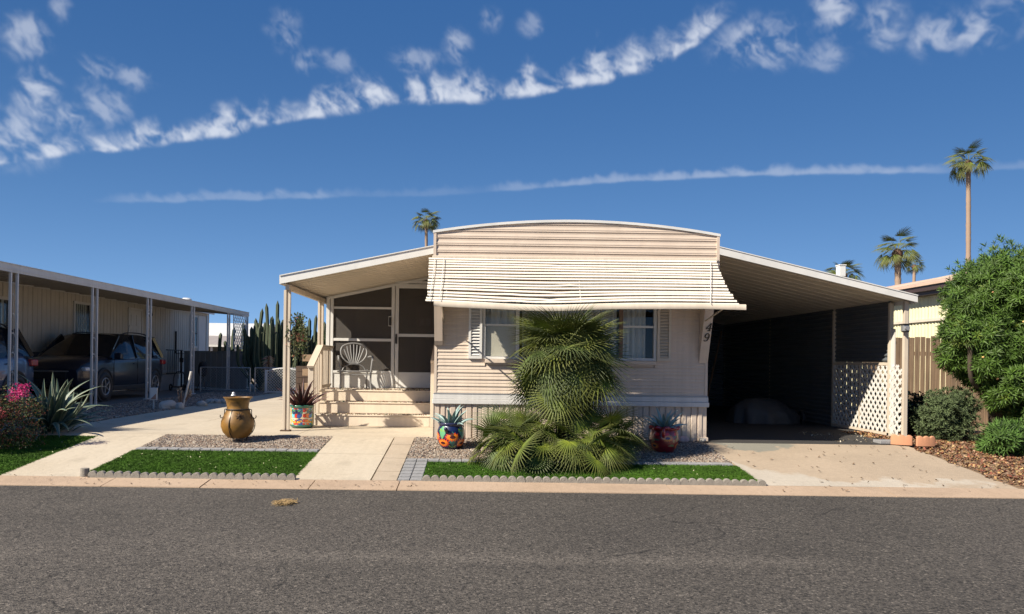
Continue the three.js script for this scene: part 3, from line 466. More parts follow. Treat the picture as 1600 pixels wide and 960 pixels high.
{
  const t = thing('patio_chair', 'grey metal fan-back armchair on the porch before the screen room', 'chair', [-2.2, 0.566, 13.5], undefined, true, 0.24);
  const m = mat([0.25, 0.25, 0.25], { map: T.mottle, roughness: 0.45, metalness: 0.1 }), r = 0.014;   // own axes: +z to the viewer
  const fan = (a, s = 1) => V(Math.sin(a) * 0.29 * s, 0.60 + Math.cos(a) * 0.22 * s + (1 - s) * -0.25, -0.23 - 0.06 * Math.cos(a));
  part(t, 'back_frame', [tube([[-0.06, 0.43, -0.20], [-0.2, 0.5, -0.21], [-0.285, 0.62, -0.24], [-0.26, 0.735, -0.27], [-0.14, 0.79, -0.29], [0, 0.805, -0.29], [0.14, 0.79, -0.29], [0.26, 0.735, -0.27], [0.285, 0.62, -0.24], [0.2, 0.5, -0.21], [0.06, 0.43, -0.20]].map(([x, y, z]) => V(x * 0.80, y, z)), 0.015, 7, 40)], m);
  for (let i = 0; i < 7; i++) { const k = (i - 3) / 3; part(t, 'back_bar', tube([V(k * 0.18, 0.785 - 0.07 * k * k, -0.282), V(k * 0.155, 0.65, -0.255), V(k * 0.095, 0.51, -0.215), V(k * 0.06, 0.445, -0.2)], 0.0115, 6, 10), m); }
  part(t, 'hoop', tube([V(-0.21, 0.31, -0.19), V(-0.16, 0.39, -0.2), V(0, 0.435, -0.2), V(0.16, 0.39, -0.2), V(0.21, 0.31, -0.19)], 0.012, 6, 20), m);
  const seat = part(t, 'seat', [tube([V(-0.25, 0.31, 0.22), V(0.25, 0.31, 0.22), V(0.24, 0.30, -0.2), V(-0.24, 0.30, -0.2)], 0.012, 6, 24, true)], m);
  for (let i = 0; i < 9; i++) part(seat, 'seat_bar', cyl(V(-0.21 + i * 0.0525, 0.305, -0.2), V(-0.22 + i * 0.055, 0.312, 0.22), 0.008), m);
  for (const s of [-1, 1]) {
    part(t, 'armrest', tube([V(s * 0.255, 0.56, -0.24), V(s * 0.285, 0.57, -0.05), V(s * 0.295, 0.56, 0.18), V(s * 0.295, 0.53, 0.26), V(s * 0.295, 0.50, 0.25)], 0.018, 8, 18), m);
    part(t, 'leg', tube([V(s * 0.29, 0.55, 0.21), V(s * 0.265, 0.35, 0.225), V(s * 0.255, 0.15, 0.22), V(s * 0.265, 0.0, 0.23)], 0.016, 8, 12), m);
    part(t, 'leg', tube([V(s * 0.24, 0.34, -0.2), V(s * 0.225, 0.15, -0.22), V(s * 0.235, 0.0, -0.27)], 0.014, 8, 10), m);
  }
  part(t, 'stretcher', [cyl(V(-0.25, 0.25, 0.215), V(0.25, 0.25, 0.215), 0.008), cyl(V(-0.22, 0.24, -0.21), V(0.22, 0.24, -0.21), 0.008)], m);
}

// ---------------------------------------------------------------- carport
{
  const t = thing('carport', 'white edged carport with dark corrugated wall right of the mobile home', 'carport', [6.33, 0, 11.4]);
  const x0 = HX1 + 0.004, x1 = 6.42, ry = (x) => 2.79 - (x - x0) * 0.2295;    // underside
  for (let i = 0; i < 29; i++) { const Z = 11.36 + i * 0.3; part(t, 'roof_pan', [prismZ([[x0, ry(x0) + 0.02], [x1, ry(x1) + 0.02], [x1, ry(x1) + 0.03], [x0, ry(x0) + 0.03]], Z, Z + 0.29), prismZ([[x0, ry(x0) + 0.013], [x1, ry(x1) + 0.013], [x1, ry(x1) + 0.05], [x0, ry(x0) + 0.05]], Z + 0.2905, Z + 0.2995)], M.roofPan); }
  part(t, 'fascia', [prismZ([[x0, ry(x0) - 0.02], [x1 + 0.02, ry(x1) - 0.02], [x1 + 0.02, ry(x1) + 0.075], [x0, ry(x0) + 0.085]], 11.31, 11.345), prismZ([[x0, ry(x0) + 0.086], [x1 + 0.02, ry(x1) + 0.076], [x1 + 0.02, ry(x1) + 0.09], [x0, ry(x0) + 0.1]], 11.3, 11.36)], M.white);
  part(t, 'gutter', bx(x1 - 0.01, x1 + 0.02, ry(x1) - 0.03, ry(x1) + 0.07, 11.35, 20), M.white);
  const post = (Z, x = 6.33, w = 0.045, m = M.creamWood, y1 = 2.06) => part(t, 'post', rbx(x - w / 2, x + w / 2, 0, y1, Z - w / 2, Z + w / 2, 0.004), m);
  post(11.46, 6.345, 0.06); post(11.84, 6.33, 0.06); post(13.72, 6.33, 0.06); post(16.8, 6.36); post(19.9, 6.36);
  part(t, 'end_panel', [bx(6.318, 6.332, 0.02, 1.66, 11.70, 11.81)], M.whiteDirty);
  // corrugated sheets
  const corr = (Z0, Z1, y0, y1) => { const n = Math.round((y1 - y0) / 0.076); return grid(1, n * 6, (u, v) => P(6.335 + 0.013 * Math.cos(v * n * 6.2832), lerp(y0, y1, v), lerp(Z0, Z1, u))); };
  part(t, 'corrugated_panel', corr(11.87, 13.69, 1.15, 2.10), M.corrugated);
  part(t, 'corrugated_panel', corr(13.755, 20, -0.03, 2.12), M.corrugated);
  part(t, 'back_panel', grid(1, 40 * 6, (u, v) => P(lerp(x0 - 0.02, 6.41, u), lerp(-0.03, 2.78 - 0.66 * u, v), 19.96 + 0.012 * Math.cos(v * 36 * 6.2832))), M.corrugated);
  part(t, 'storage_door', [rbx(3.5, 4.35, 0.02, 2.05, 19.86, 19.92, 0.006)], M.dark);
  // lattice below the first sheet
  const la = part(t, 'lattice_frame', [bx(6.30, 6.33, 1.10, 1.145, 11.87, 13.69), bx(6.30, 6.33, 0.02, 0.06, 11.49, 13.69), bx(6.298, 6.318, 0.06, 1.10, 12.72, 12.76)], M.creamWood);
  const A = [11.49, 0.06], B = [13.69, 1.10], H = B[1] - A[1], slant = 1.0, step = 0.14;
  for (const dir of [1, -1]) for (let s = A[0] - H * slant; s < B[0] + H * slant; s += step) {
    let a = [s, A[1]], b = [s + H * slant, B[1]]; if (dir < 0) { a = [s + H * slant, A[1]]; b = [s, B[1]]; }
    const cut = (p, q) => { const t0 = (lim) => (lim - p[0]) / (q[0] - p[0]); let ta = 0, tb = 1; const l = t0(A[0]), r = t0(B[0]); if (q[0] > p[0]) { ta = Math.max(ta, l); tb = Math.min(tb, r); } else { ta = Math.max(ta, r); tb = Math.min(tb, l); } return [ta, tb]; };
    const [ta, tb] = cut(a, b); if (tb - ta < 0.03) continue;
    const at = (k) => P(dir > 0 ? 6.306 : 6.3145, lerp(a[1], b[1], k), lerp(a[0], b[0], k));
    part(la, 'lattice_strip', bar(at(ta), at(tb), 0.007, 0.040, V(0, 1, 0)), M.whiteDirty);
  }
}
{
  const t = thing('meter_box', 'small grey meter box on the carport front post', 'meter box', [6.36, 1.6, 11.4]);
  part(t, 'housing', rbx(6.25, 6.34, 1.61, 1.70, 11.33, 11.42, 0.008), M.galv); part(t, 'cover', [rbx(6.235, 6.37, 1.705, 1.72, 11.31, 11.43, 0.004), rbx(6.26, 6.33, 1.595, 1.608, 11.32, 11.42, 0.004)], M.iron); part(t, 'dial', cyl(P(6.295, 1.655, 11.329), P(6.295, 1.655, 11.30), 0.033, 0.033, 16), M.greyMetal);
  part(t, 'conduit', [cyl(P(6.385, 0.0, 11.46), P(6.385, 2.02, 11.46), 0.011)], M.whiteDirty);
}
{
  const t = thing('covered_mower', 'dark tarp draped over a low object inside the carport', 'tarp', [5.25, 0, 14.2]);
  part(t, 'tarp', grid(40, 20, (u, v) => { const a = u * 6.2832, e = Math.pow(v, 0.8), r = Math.sqrt(Math.max(0, 1 - Math.pow(e, 2.6))) * (0.95 + 0.12 * fbm(u * 9, v * 4, 3, 3, 9)), f = 1 + 0.09 * Math.sin(a * 11 + 3 * v) * (1 - v); return P(5.25 + Math.cos(a) * 0.62 * r * f, 0.01 + e * 0.46 * (1 + (0.5 * fbm(u * 5 + 2, v * 3, 8, 3, 5) - 0.25 + 0.3 * Math.cos(a + 2.6)) * (1 - v * v * v)), 14.2 + Math.sin(a) * 0.38 * r * f); }), mat([0.035, 0.036, 0.04], { roughness: 0.6 }));
  part(t, 'wheel', new THREE.TorusGeometry(0.10, 0.03, 8, 18).rotateY(1.57).translate(5.9, 0.13, -14.05), M.dark);
  const p = thing('leaning_pole', 'thin pole leaning inside the dark carport', 'pole', [4.05, 0, 13.9]); part(p, 'shaft', cyl(P(4.0, 0.02, 13.8), P(4.9, 1.75, 15.6), 0.02), M.rust); part(p, 'brush_head', rbx(3.9, 4.1, 0.0, 0.06, 13.74, 13.84, 0.01), M.dark);
}
{
  const t = thing('stepping_slab', 'small grey concrete slab at the foot of the carport post', 'slab', [5.75, 0, 10.8]); part(t, 'slab', rbx(5.62, 5.86, 0.0, 0.045, 10.74, 10.95, 0.006), M.paverGrey);
  const terra = mat([0.56, 0.27, 0.15], { map: T.mottle, roughness: 0.9 });
  const edge = (name, label, x, Z, turn) => {
    const o = thing('terracotta_edging', label, 'garden edging', [x, 0, Z], undefined, true, turn), n = 36, g = grid(n, 6, (u, v) => { const x = (u - 0.5) * 0.27, k = Math.round(v * 6), e = u <= 0 || u >= 1 ? 0.5 : 1, h = 0.118 + 0.022 * Math.abs(Math.sin(u * Math.PI * 3)) , bow = -1.1 * x * x, q = [[0.022, 0], [0.022, h - 0.012], [0.012, h], [-0.012, h], [-0.022, h - 0.012], [-0.022, 0], [0.022, 0]][k]; return V(x, q[1], q[0] * e + bow); }); part(o, 'block', g, terra); return o;
  };
  edge('', 'terracotta scalloped edging block against the small grey slab', 5.87, 10.66, -0.5); edge('', 'terracotta scalloped edging block nearest the fallen leaves', 6.13, 10.52, 0.05); 
}

// ---------------------------------------------------------------- left neighbour: home, carport, cars
{
  const WX = -11.1, m = mat([0.60, 0.55, 0.465], { map: T.streak, roughness: 0.75 }), trim = M.whiteDirty;
  const t = thing('neighbour_home', 'long beige panelled home behind the parked cars on the left', 'mobile home', [WX, 0, 20]);
  for (let i = 0, Z = 9; Z < 31; i++, Z += 0.4) part(t, 'wall_panel', [bx(WX - 0.06, WX, 0.55, 2.84, Z + 0.006, Z + 0.394), bx(WX, WX + 0.006, 0.55, 2.84, Z + 0.02, Z + 0.19), bx(WX, WX + 0.006, 0.55, 2.84, Z + 0.21, Z + 0.38)], m);
  part(t, 'wall_backing', [bx(WX - 0.12, WX - 0.062, 0, 2.9, 9, 31.1)], mat([0.2, 0.18, 0.15]));
  part(t, 'end_wall', bx(WX - 4.2, WX, 0, 2.9, 31.1, 31.16), m);
  part(t, 'roof', prismZ([[WX + 0.25, 2.86], [WX - 2, 3.3], [WX - 4.4, 2.9], [WX - 4.4, 2.82], [WX - 2, 3.2], [WX + 0.25, 2.80]], 8.8, 31.3), M.white);
  part(t, 'top_trim', bx(WX + 0.006, WX + 0.03, 2.76, 2.80, 9, 31.12), trim); part(t, 'skirting_trim', bx(WX + 0.006, WX + 0.03, 0.52, 0.60, 9, 31.1), trim); part(t, 'skirting', bx(WX - 0.05, WX - 0.004, 0, 0.52, 9, 31.1), m);
  part(t, 'corner_trim', bx(WX - 0.01, WX + 0.03, 0.55, 2.76, 31.04, 31.17), M.galv);
  const pleat = (a, b, y, u, n, X) => grid(n * 5, 1, (p, v) => P(X + 0.02 * Math.sin(p * n * 6.28), lerp(y, u, v), lerp(a, b, p)));
  for (const [a, b, y, u, rail] of [[16.9, 18.05, 1.15, 2.36, 0], [20.95, 21.75, 1.3, 2.5, 1.62], [29.35, 30.0, 1.5, 2.62, 2.0]]) {
    const w = part(t, 'window', [bx(WX + 0.008, WX + 0.045, y - 0.07, u + 0.07, a - 0.07, a), bx(WX + 0.008, WX + 0.045, y - 0.07, u + 0.07, b, b + 0.07), bx(WX + 0.008, WX + 0.045, y - 0.07, y, a, b), bx(WX + 0.008, WX + 0.045, u, u + 0.07, a, b)], trim);
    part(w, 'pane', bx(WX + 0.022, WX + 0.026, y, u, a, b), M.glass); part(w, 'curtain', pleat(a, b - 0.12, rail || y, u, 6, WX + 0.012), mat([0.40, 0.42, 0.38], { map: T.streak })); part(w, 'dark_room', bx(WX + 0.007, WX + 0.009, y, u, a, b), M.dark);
    if (rail) part(w, 'sash_rail', bx(WX + 0.027, WX + 0.035, rail - 0.02, rail + 0.02, a, b), M.dark);
  }
  const d = part(t, 'door', [bx(WX + 0.008, WX + 0.03, 0.58, 2.55, 24.2, 25.06)], trim); part(d, 'door_frame', [bx(WX + 0.008, WX + 0.05, 0.58, 2.62, 24.12, 24.198), bx(WX + 0.008, WX + 0.05, 0.58, 2.62, 25.062, 25.14), bx(WX + 0.008, WX + 0.05, 2.552, 2.62, 24.198, 25.062)], trim);
  for (const [y, u] of [[0.75, 1.3], [1.4, 1.95], [2.05, 2.4]]) for (const z of [24.3, 24.68]) part(d, 'door_panel', rbx(WX + 0.028, WX + 0.042, y, u, z, z + 0.28, 0.006), trim);
  part(t, 'wall_lamp', [new THREE.SphereGeometry(0.085, 12, 8).translate(WX + 0.12, 2.47, -25.5), cyl(P(WX + 0.008, 2.55, 25.5), P(WX + 0.13, 2.55, 25.5), 0.03), cyl(P(WX + 0.12, 2.53, 25.5), P(WX + 0.12, 2.57, 25.5), 0.07)], M.iron);
  part(t, 'conduit', [cyl(P(WX + 0.04, 1.2, 27.9), P(WX + 0.04, 2.0, 27.9), 0.03), cyl(P(WX + 0.04, 1.2, 27.9), P(WX + 0.04, 1.2, 29.5), 0.012)], M.iron);
  part(t, 'shutter', rbx(WX + 0.008, WX + 0.04, 1.3, 2.7, 30.15, 30.9, 0.006), trim);
}
{
  const t = thing('neighbour_carport', 'long grey carport roof on double scroll posts along the left home', 'carport', [-8.4, 0, 19]), FX = -8.4, ry = (x) => 2.57 + (FX - x) * 0.075, m = M.greyMetal, pm = mat([0.70, 0.68, 0.65], { map: T.mottle, roughness: 0.55 });
  for (let i = 0; i < 27; i++) { const Z = 8.2 + i * 0.72; part(t, 'roof_pan', prismZ([[FX, ry(FX) + 0.03], [-11.06, ry(-11.06) + 0.03], [-11.06, ry(-11.06) + 0.045], [FX, ry(FX) + 0.045]], Z, Z + 0.70), M.carRoof); part(t, 'pan_rib', prismZ([[FX, ry(FX)], [-11.06, ry(-11.06)], [-11.06, ry(-11.06) + 0.06], [FX, ry(FX) + 0.06]], Z + 0.701, Z + 0.719), M.carRoof); }
  part(t, 'fascia', [bx(FX, FX + 0.03, 2.56, 2.70, 8.2, 27.75), bx(FX - 0.05, FX + 0.045, 2.701, 2.715, 8.2, 27.75), bx(FX + 0.031, FX + 0.04, 2.60, 2.615, 8.2, 27.75)], M.whiteDirty);
  const scroll = (y, Z) => { const pts = []; for (let k = 0; k <= 14; k++) { const a = k / 14 * 5.2, r = 0.055 * (1 - k / 18); pts.push(P(FX, y + 0.06 * Math.sin(a) * (1 - k / 20) + k * 0.008, Z + Math.cos(a) * r)); } return tube(pts, 0.006, 5, 20); };
  const post = (Z) => {
    const p = part(t, 'post', [bx(FX - 0.02, FX + 0.02, 0, 2.56, Z - 0.12, Z - 0.08), bx(FX - 0.02, FX + 0.02, 0, 2.56, Z + 0.08, Z + 0.12)], pm); part(p, 'base_plate', bx(FX - 0.06, FX + 0.06, 0, 0.02, Z - 0.16, Z + 0.16), pm);
    part(p, 'scrollwork', [...[0.35, 0.7, 1.05, 1.4, 1.75, 2.1].map((y) => scroll(y, Z)), cyl(P(FX, 0.2, Z), P(FX, 2.4, Z), 0.004, 0.004, 5)], pm);
  };
  for (const Z of [10.9, 13.8, 16.7, 19.45, 22.4, 25.6, 27.6]) post(Z);
  const la = part(t, 'lattice_screen', [bx(FX - 0.01, FX + 0.012, 1.38, 1.41, 26.1, 27.48), bx(FX - 0.01, FX + 0.012, 2.52, 2.55, 26.1, 27.48), bx(FX - 0.01, FX + 0.012, 1.41, 2.52, 26.1, 26.13)], pm);
  for (const dir of [1, -1]) for (let s = -1.1; s < 1.35; s += 0.2) { const z0 = 26.13 + s, a = Math.max(0, (26.13 - z0) / 1.11), b = Math.min(1, (27.48 - z0) / 1.11); if (b - a < 0.05) continue; const f = (k) => P(FX + (dir > 0 ? -0.004 : 0.004), dir > 0 ? 1.41 + k * 1.11 : 2.52 - k * 1.11, z0 + k * 1.11); part(la, 'lattice_strip', bar(f(a), f(b), 0.006, 0.035), pm); }
  const v = thing('roof_vent', 'small white vent cap on the long grey carport roof at left', 'vent', [-9.2, 2.62, 24]); part(v, 'cap', lathe([[0, 0.26], [0.11, 0.25], [0.16, 0.2], [0.16, 0.16], [0.06, 0.15], [0.06, 0]], 14).translate(-9.2, 2.67, -24), M.white);
  const w = thing('low_panel_wall', 'low grey ribbed panel wall behind the chain-link gate', 'wall', [-9.4, 0, 27]);
  for (let i = 0; i < 11; i++) { const a = i / 11, b = (i + 0.94) / 11, q = (k) => [lerp(-10.9, -7.9, k), lerp(28.3, 26.0, k)]; part(w, 'panel', bar(P(q(a)[0], 0.63, q(a)[1]), P(q(b)[0], 0.63, q(b)[1]), 0.03, 1.26), mat([0.36, 0.36, 0.37], { map: T.streak })); }
  part(w, 'top_rail', bar(P(-10.9, 1.28, 28.3), P(-7.9, 1.28, 26.0), 0.06, 0.04), M.greyMetal);
}
function loft(stations, half, n = half.length) {     // closed body from stations [z, points(x, y)] mirrored across x
  const rings = stations.map((s) => { const r = half(s); return [...r, ...r.slice().reverse().map(([x, y]) => [-x, y])]; }), k = rings[0].length;
  const g = grid(stations.length - 1, k, (u, v) => { const i = Math.round(u * (stations.length - 1)), j = Math.round(v * k) % k; return V(rings[i][j][0], rings[i][j][1], stations[i].z); });
  const cap = (i) => { const s = new THREE.Shape(rings[i].map(([x, y]) => new THREE.Vector2(x, y))); return new THREE.ShapeGeometry(s).translate(0, 0, stations[i].z); };
  return [g, cap(0), cap(stations.length - 1)];
}
function suv(label, at, turn, paint) {        // own axes: nose towards +z
  const t = thing('parked_suv', label, 'car', at, undefined, true, turn);
  const glass = mat([0.012, 0.014, 0.017], { roughness: 0.06 }), black = mat([0.015, 0.015, 0.016], { roughness: 0.6 }), chrome = mat([0.38, 0.38, 0.39], { roughness: 0.35, metalness: 0.7 });
  const S = [[-2.22, 0.74, 0.42, 0.96], [-2.15, 0.82, 0.36, 1.02], [-1.7, 0.90, 0.30, 1.13], [-0.9, 0.915, 0.26, 1.11], [0.2, 0.915, 0.26, 1.08], [0.95, 0.91, 0.27, 1.06], [1.5, 0.90, 0.28, 1.03], [1.95, 0.87, 0.30, 0.98], [2.18, 0.80, 0.36, 0.88], [2.25, 0.70, 0.42, 0.76]].map(([z, w, a, b]) => ({ z, w, a, b }));
  part(t, 'body', loft(S, ({ w, a, b }) => [[w * 0.90, a], [w * 0.99, lerp(a, b, 0.22)], [w, lerp(a, b, 0.5)], [w * 0.985, lerp(a, b, 0.8)], [w * 0.93, b - 0.015], [w * 0.6, b + 0.03]]), paint);
  const R = [[-2.08, 1.04, 1.10, 0.80], [-1.75, 1.05, 1.58, 0.80], [-0.9, 1.04, 1.665, 0.83], [0.0, 1.03, 1.655, 0.83], [0.35, 1.03, 1.60, 0.83], [1.15, 1.02, 1.05, 0.82]].map(([z, a, b, w]) => ({ z, a, b, w }));
  part(t, 'window_glass', loft(R, ({ a, b, w }) => [[w + 0.05, a - 0.02], [lerp(w + 0.05, w - 0.13, clamp((b - a) / 0.6)), b - 0.02], [w * 0.45, b]]), glass);
  part(t, 'roof', grid(10, 10, (u, v) => { const z = lerp(-1.86, 0.28, v), x = lerp(-0.70, 0.70, u); return V(x, 1.685 - 0.05 * (x / 0.7) ** 2 - 0.05 * ((z + 0.8) / 1.1) ** 2, z); }), paint);
  for (const s of [-1, 1]) {
    part(t, 'pillar', [bar(V(s * 0.855, 1.03, 1.12), V(s * 0.715, 1.60, 0.33), 0.05, 0.05), bar(V(s * 0.87, 1.03, -0.35), V(s * 0.72, 1.63, -0.35), 0.02, 0.07), bar(V(s * 0.87, 1.05, -1.35), V(s * 0.71, 1.62, -1.5), 0.02, 0.12), bar(V(s * 0.84, 1.06, -2.04), V(s * 0.69, 1.60, -1.75), 0.06, 0.08)], glass);
    part(t, 'mirror', rbx(Math.min(s * 0.92, s * 1.10), Math.max(s * 0.92, s * 1.10), 1.0, 1.16, -0.98, -0.84, 0.03, 2), paint);
    part(t, 'roof_rail', tube([V(s * 0.62, 1.62, -1.6), V(s * 0.62, 1.675, -1.4), V(s * 0.62, 1.685, -0.3), V(s * 0.62, 1.63, 0.0)], 0.018, 6, 14), black);
    part(t, 'headlight', rbx(Math.min(s * 0.5, s * 0.86), Math.max(s * 0.5, s * 0.86), 0.72, 0.82, -2.19, -1.98, 0.03, 2), mat([0.55, 0.57, 0.6], { roughness: 0.1 }));
    part(t, 'taillight', rbx(Math.min(s * 0.62, s * 0.9), Math.max(s * 0.62, s * 0.9), 0.86, 1.0, 1.95, 2.19, 0.03, 2), mat([0.35, 0.03, 0.03], { roughness: 0.15 }));
    part(t, 'door_seam', [bx(Math.min(s * 0.908, s * 0.918), Math.max(s * 0.908, s * 0.918), 0.34, 1.02, -0.95, -0.942), bx(Math.min(s * 0.908, s * 0.919), Math.max(s * 0.908, s * 0.919), 0.34, 1.02, 0.35, 0.358)], black); part(t, 'door_handle', rbx(Math.min(s * 0.91, s * 0.935), Math.max(s * 0.91, s * 0.935), 0.88, 0.905, 0.1, 0.26, 0.008), paint); part(t, 'door_handle', rbx(Math.min(s * 0.91, s * 0.935), Math.max(s * 0.91, s * 0.935), 0.90, 0.925, 1.1, 1.26, 0.008), paint);
    part(t, 'side_cladding', rbx(Math.min(s * 0.86, s * 0.925), Math.max(s * 0.86, s * 0.925), 0.24, 0.36, -1.0, 1.0, 0.02), black);
    for (const z of [1.4, -1.4]) {
      part(t, 'wheel_arch', [new THREE.TorusGeometry(0.40, 0.045, 8, 20, Math.PI).rotateY(Math.PI / 2).translate(s * 0.89, 0.36, z), new THREE.CircleGeometry(0.40, 24).rotateY(s * Math.PI / 2).translate(s * 0.919, 0.36, z)], black);
      const w = part(t, 'wheel', new THREE.TorusGeometry(0.265, 0.09, 10, 26).rotateY(Math.PI / 2).translate(s * 0.87, 0.355, z), black);
      const rim = [new THREE.TorusGeometry(0.2, 0.018, 6, 24).rotateY(Math.PI / 2).translate(s * 0.93, 0.355, z), cyl(V(s * 0.9, 0.355, z), V(s * 0.935, 0.355, z), 0.045, 0.04, 12)]; for (let k = 0; k < 5; k++) { const a = k * 1.2566; rim.push(bar(V(s * 0.93, 0.355, z), V(s * 0.93, 0.355 + Math.sin(a) * 0.2, z + Math.cos(a) * 0.2), 0.02, 0.035, V(1, 0, 0))); } part(w, 'rim', rim, chrome);
    }
  }
  part(t, 'grille', [rbx(-0.45, 0.45, 0.55, 0.72, -2.27, -2.15, 0.02), rbx(-0.6, 0.6, 0.36, 0.46, -2.26, -2.1, 0.02)], black); part(t, 'bumper_bar', rbx(-0.5, 0.5, 0.705, 0.735, -2.275, -2.16, 0.01), chrome); part(t, 'antenna', cyl(V(0.1, 1.66, -1.5), V(0.1, 1.95, -1.62), 0.006, 0.004, 6), black);
  return t;
}
suv('dark navy SUV parked nose outward in the left carport', [-9.86, 0, 19.72], 0, new THREE.MeshPhysicalMaterial({ color: RGB(0.012, 0.016, 0.028), roughness: 0.35, clearcoat: 0.5, clearcoatRoughness: 0.1 }));
suv('blue SUV cut by the left picture edge, tail toward the other car', [-9.86, 0, 13.4], 0, new THREE.MeshPhysicalMaterial({ color: RGB(0.05, 0.085, 0.17), roughness: 0.35, metalness: 0.4, clearcoat: 1, clearcoatRoughness: 0.05 }));
// odds and ends between the home and the gate
{
  const t = thing('step_railing', 'black metal railing of the neighbour step behind the dark car', 'railing', [-10.6, 0, 25.2]);
  for (let i = 0; i < 7; i++) part(t, 'baluster', cyl(P(-10.0, 0.55, 24.6 + i * 0.17), P(-10.0, 1.28, 24.6 + i * 0.17), 0.01), M.iron); part(t, 'handrail', [bx(-10.03, -9.97, 1.28, 1.31, 24.5, 25.75), bx(-10.02, -9.98, 0.02, 1.28, 25.70, 25.75), bx(-10.02, -9.98, 0.52, 0.55, 24.5, 25.7)], M.iron); part(t, 'landing', [bx(-11.05, -10.04, 0.35, 0.5, 24, 25.6), bx(-11.05, -10.04, 0, 0.349, 24.1, 25.5)], M.paverGrey);
  const c = thing('folding_cart', 'black folding cart with upright handle against the grey skirting', 'cart', [-9.6, 0, 24.6]);
  part(c, 'frame', [tube([P(-9.75, 0.1, 24.4), P(-9.72, 0.55, 24.5), P(-9.6, 0.62, 24.55), P(-9.45, 0.55, 24.5), P(-9.4, 0.1, 24.4)], 0.015, 6, 20), cyl(P(-9.58, 0.6, 24.55), P(-9.56, 0.95, 24.6), 0.014), cyl(P(-9.8, 0.12, 24.4), P(-9.3, 0.12, 24.4), 0.02)], M.iron); part(c, 'grip', rbx(-9.62, -9.5, 0.9, 1.05, 24.55, 24.62, 0.02), M.iron); for (const x of [-9.78, -9.36]) part(c, 'wheel', new THREE.TorusGeometry(0.09, 0.025, 6, 16).rotateY(1.57).translate(x, 0.115, -24.3), M.iron);
  const d = thing('black_bag_stand', 'black draped stand beside the grey post at left', 'stand', [-8.95, 0, 24.8]);
  part(d, 'bag', lathe([[0, 0.45], [0.10, 0.46], [0.15, 0.6], [0.14, 0.8], [0.1, 0.92], [0, 0.94]], 12).translate(-8.95, 0, -24.8), M.dark); part(d, 'legs', [cyl(P(-8.95, 0.5, 24.8), P(-9.12, 0, 24.7), 0.013), cyl(P(-8.95, 0.5, 24.8), P(-8.8, 0, 24.7), 0.013), cyl(P(-9.3, 0.04, 24.75), P(-8.75, 0.04, 24.75), 0.02)], M.iron);
}
// chain-link fence with its gate
{
  const mk = (name, label, cat, x0, x1, Z, gate) => {
    const t = thing(name, label, cat, [(x0 + x1) / 2, 0, Z]), y = 0.76, n = Math.max(1, Math.round((x1 - x0) / 1.6));
    for (let i = 0; i <= n; i++) { const x = lerp(x0, x1, i / n); part(t, 'post', cyl(P(x, 0, Z), P(x, y, Z), 0.022), M.galv); }
    part(t, 'top_rail', cyl(P(x0, y, Z), P(x1, y, Z), 0.018), M.galv); if (gate) part(t, 'bottom_rail', cyl(P(x0, 0.06, Z), P(x1, 0.06, Z), 0.015), M.galv);
    const w = []; for (let s = x0 - y; s < x1; s += 0.085) for (const dir of [1, -1]) { const a = Math.max(0.04, (x0 - s)), b = Math.min(y, x1 - s); if (b - a > 0.04) w.push(dir > 0 ? cyl(P(s + a, a, Z), P(s + b, b, Z), 0.0028, 0.0028, 3) : cyl(P(s + a, y - a, Z), P(s + b, y - b, Z), 0.0028, 0.0028, 3)); }
    part(t, 'wire_mesh', w, M.galv, { kind: 'stuff' });
  };
  mk('chain_link_gate', 'low chain-link gate before the grey ribbed wall', 'gate', -8.75, -7.2, 24.05, true);
  mk('chain_link_fence', 'low chain-link fence between the gate and white lattice panel', 'fence', -7.15, -4.2, 24.4, false);
}
// white arched lattice panel
{
  const t = thing('lattice_panel', 'white arched lattice panel standing behind the porch post', 'lattice panel', [-6.0, 0, 23.4]), Z = 23.4, m = M.white, x0 = -6.5, x1 = -5.45, top = (x) => 0.68 + 0.09 * Math.sin((x - x0) / (x1 - x0) * Math.PI);
  part(t, 'post', rbx(x0 - 0.05, x0 + 0.02, 0, 0.72, Z - 0.03, Z + 0.03, 0.005), m); part(t, 'post', rbx(x1 - 0.02, x1 + 0.05, 0, 0.72, Z - 0.03, Z + 0.03, 0.005), m);
  part(t, 'rail', [tube([...Array(9).keys()].map((k) => { const x = lerp(x0, x1, k / 8); return P(x, top(x), Z); }), 0.022, 6, 24), bx(x0, x1, 0.03, 0.07, Z - 0.015, Z + 0.015)], m);
  for (const dir of [1, -1]) for (let s = x0 - 0.8; s < x1; s += 0.085) { let a = Math.max(0.05, x0 - s), b = Math.min(0.78, x1 - s); const f = (k) => (dir > 0 ? P(s + k, k, Z) : P(x0 + x1 - s - k, k, Z)); while (b > a && f(b).y > top(f(b).x)) b -= 0.01; if (b - a > 0.04) part(t, 'lattice_strip', bar(f(a).add(V(0, 0, dir * 0.004)), f(b).add(V(0, 0, dir * 0.004)), 0.006, 0.028, V(0, 0, 1)).clone(), m); }
}
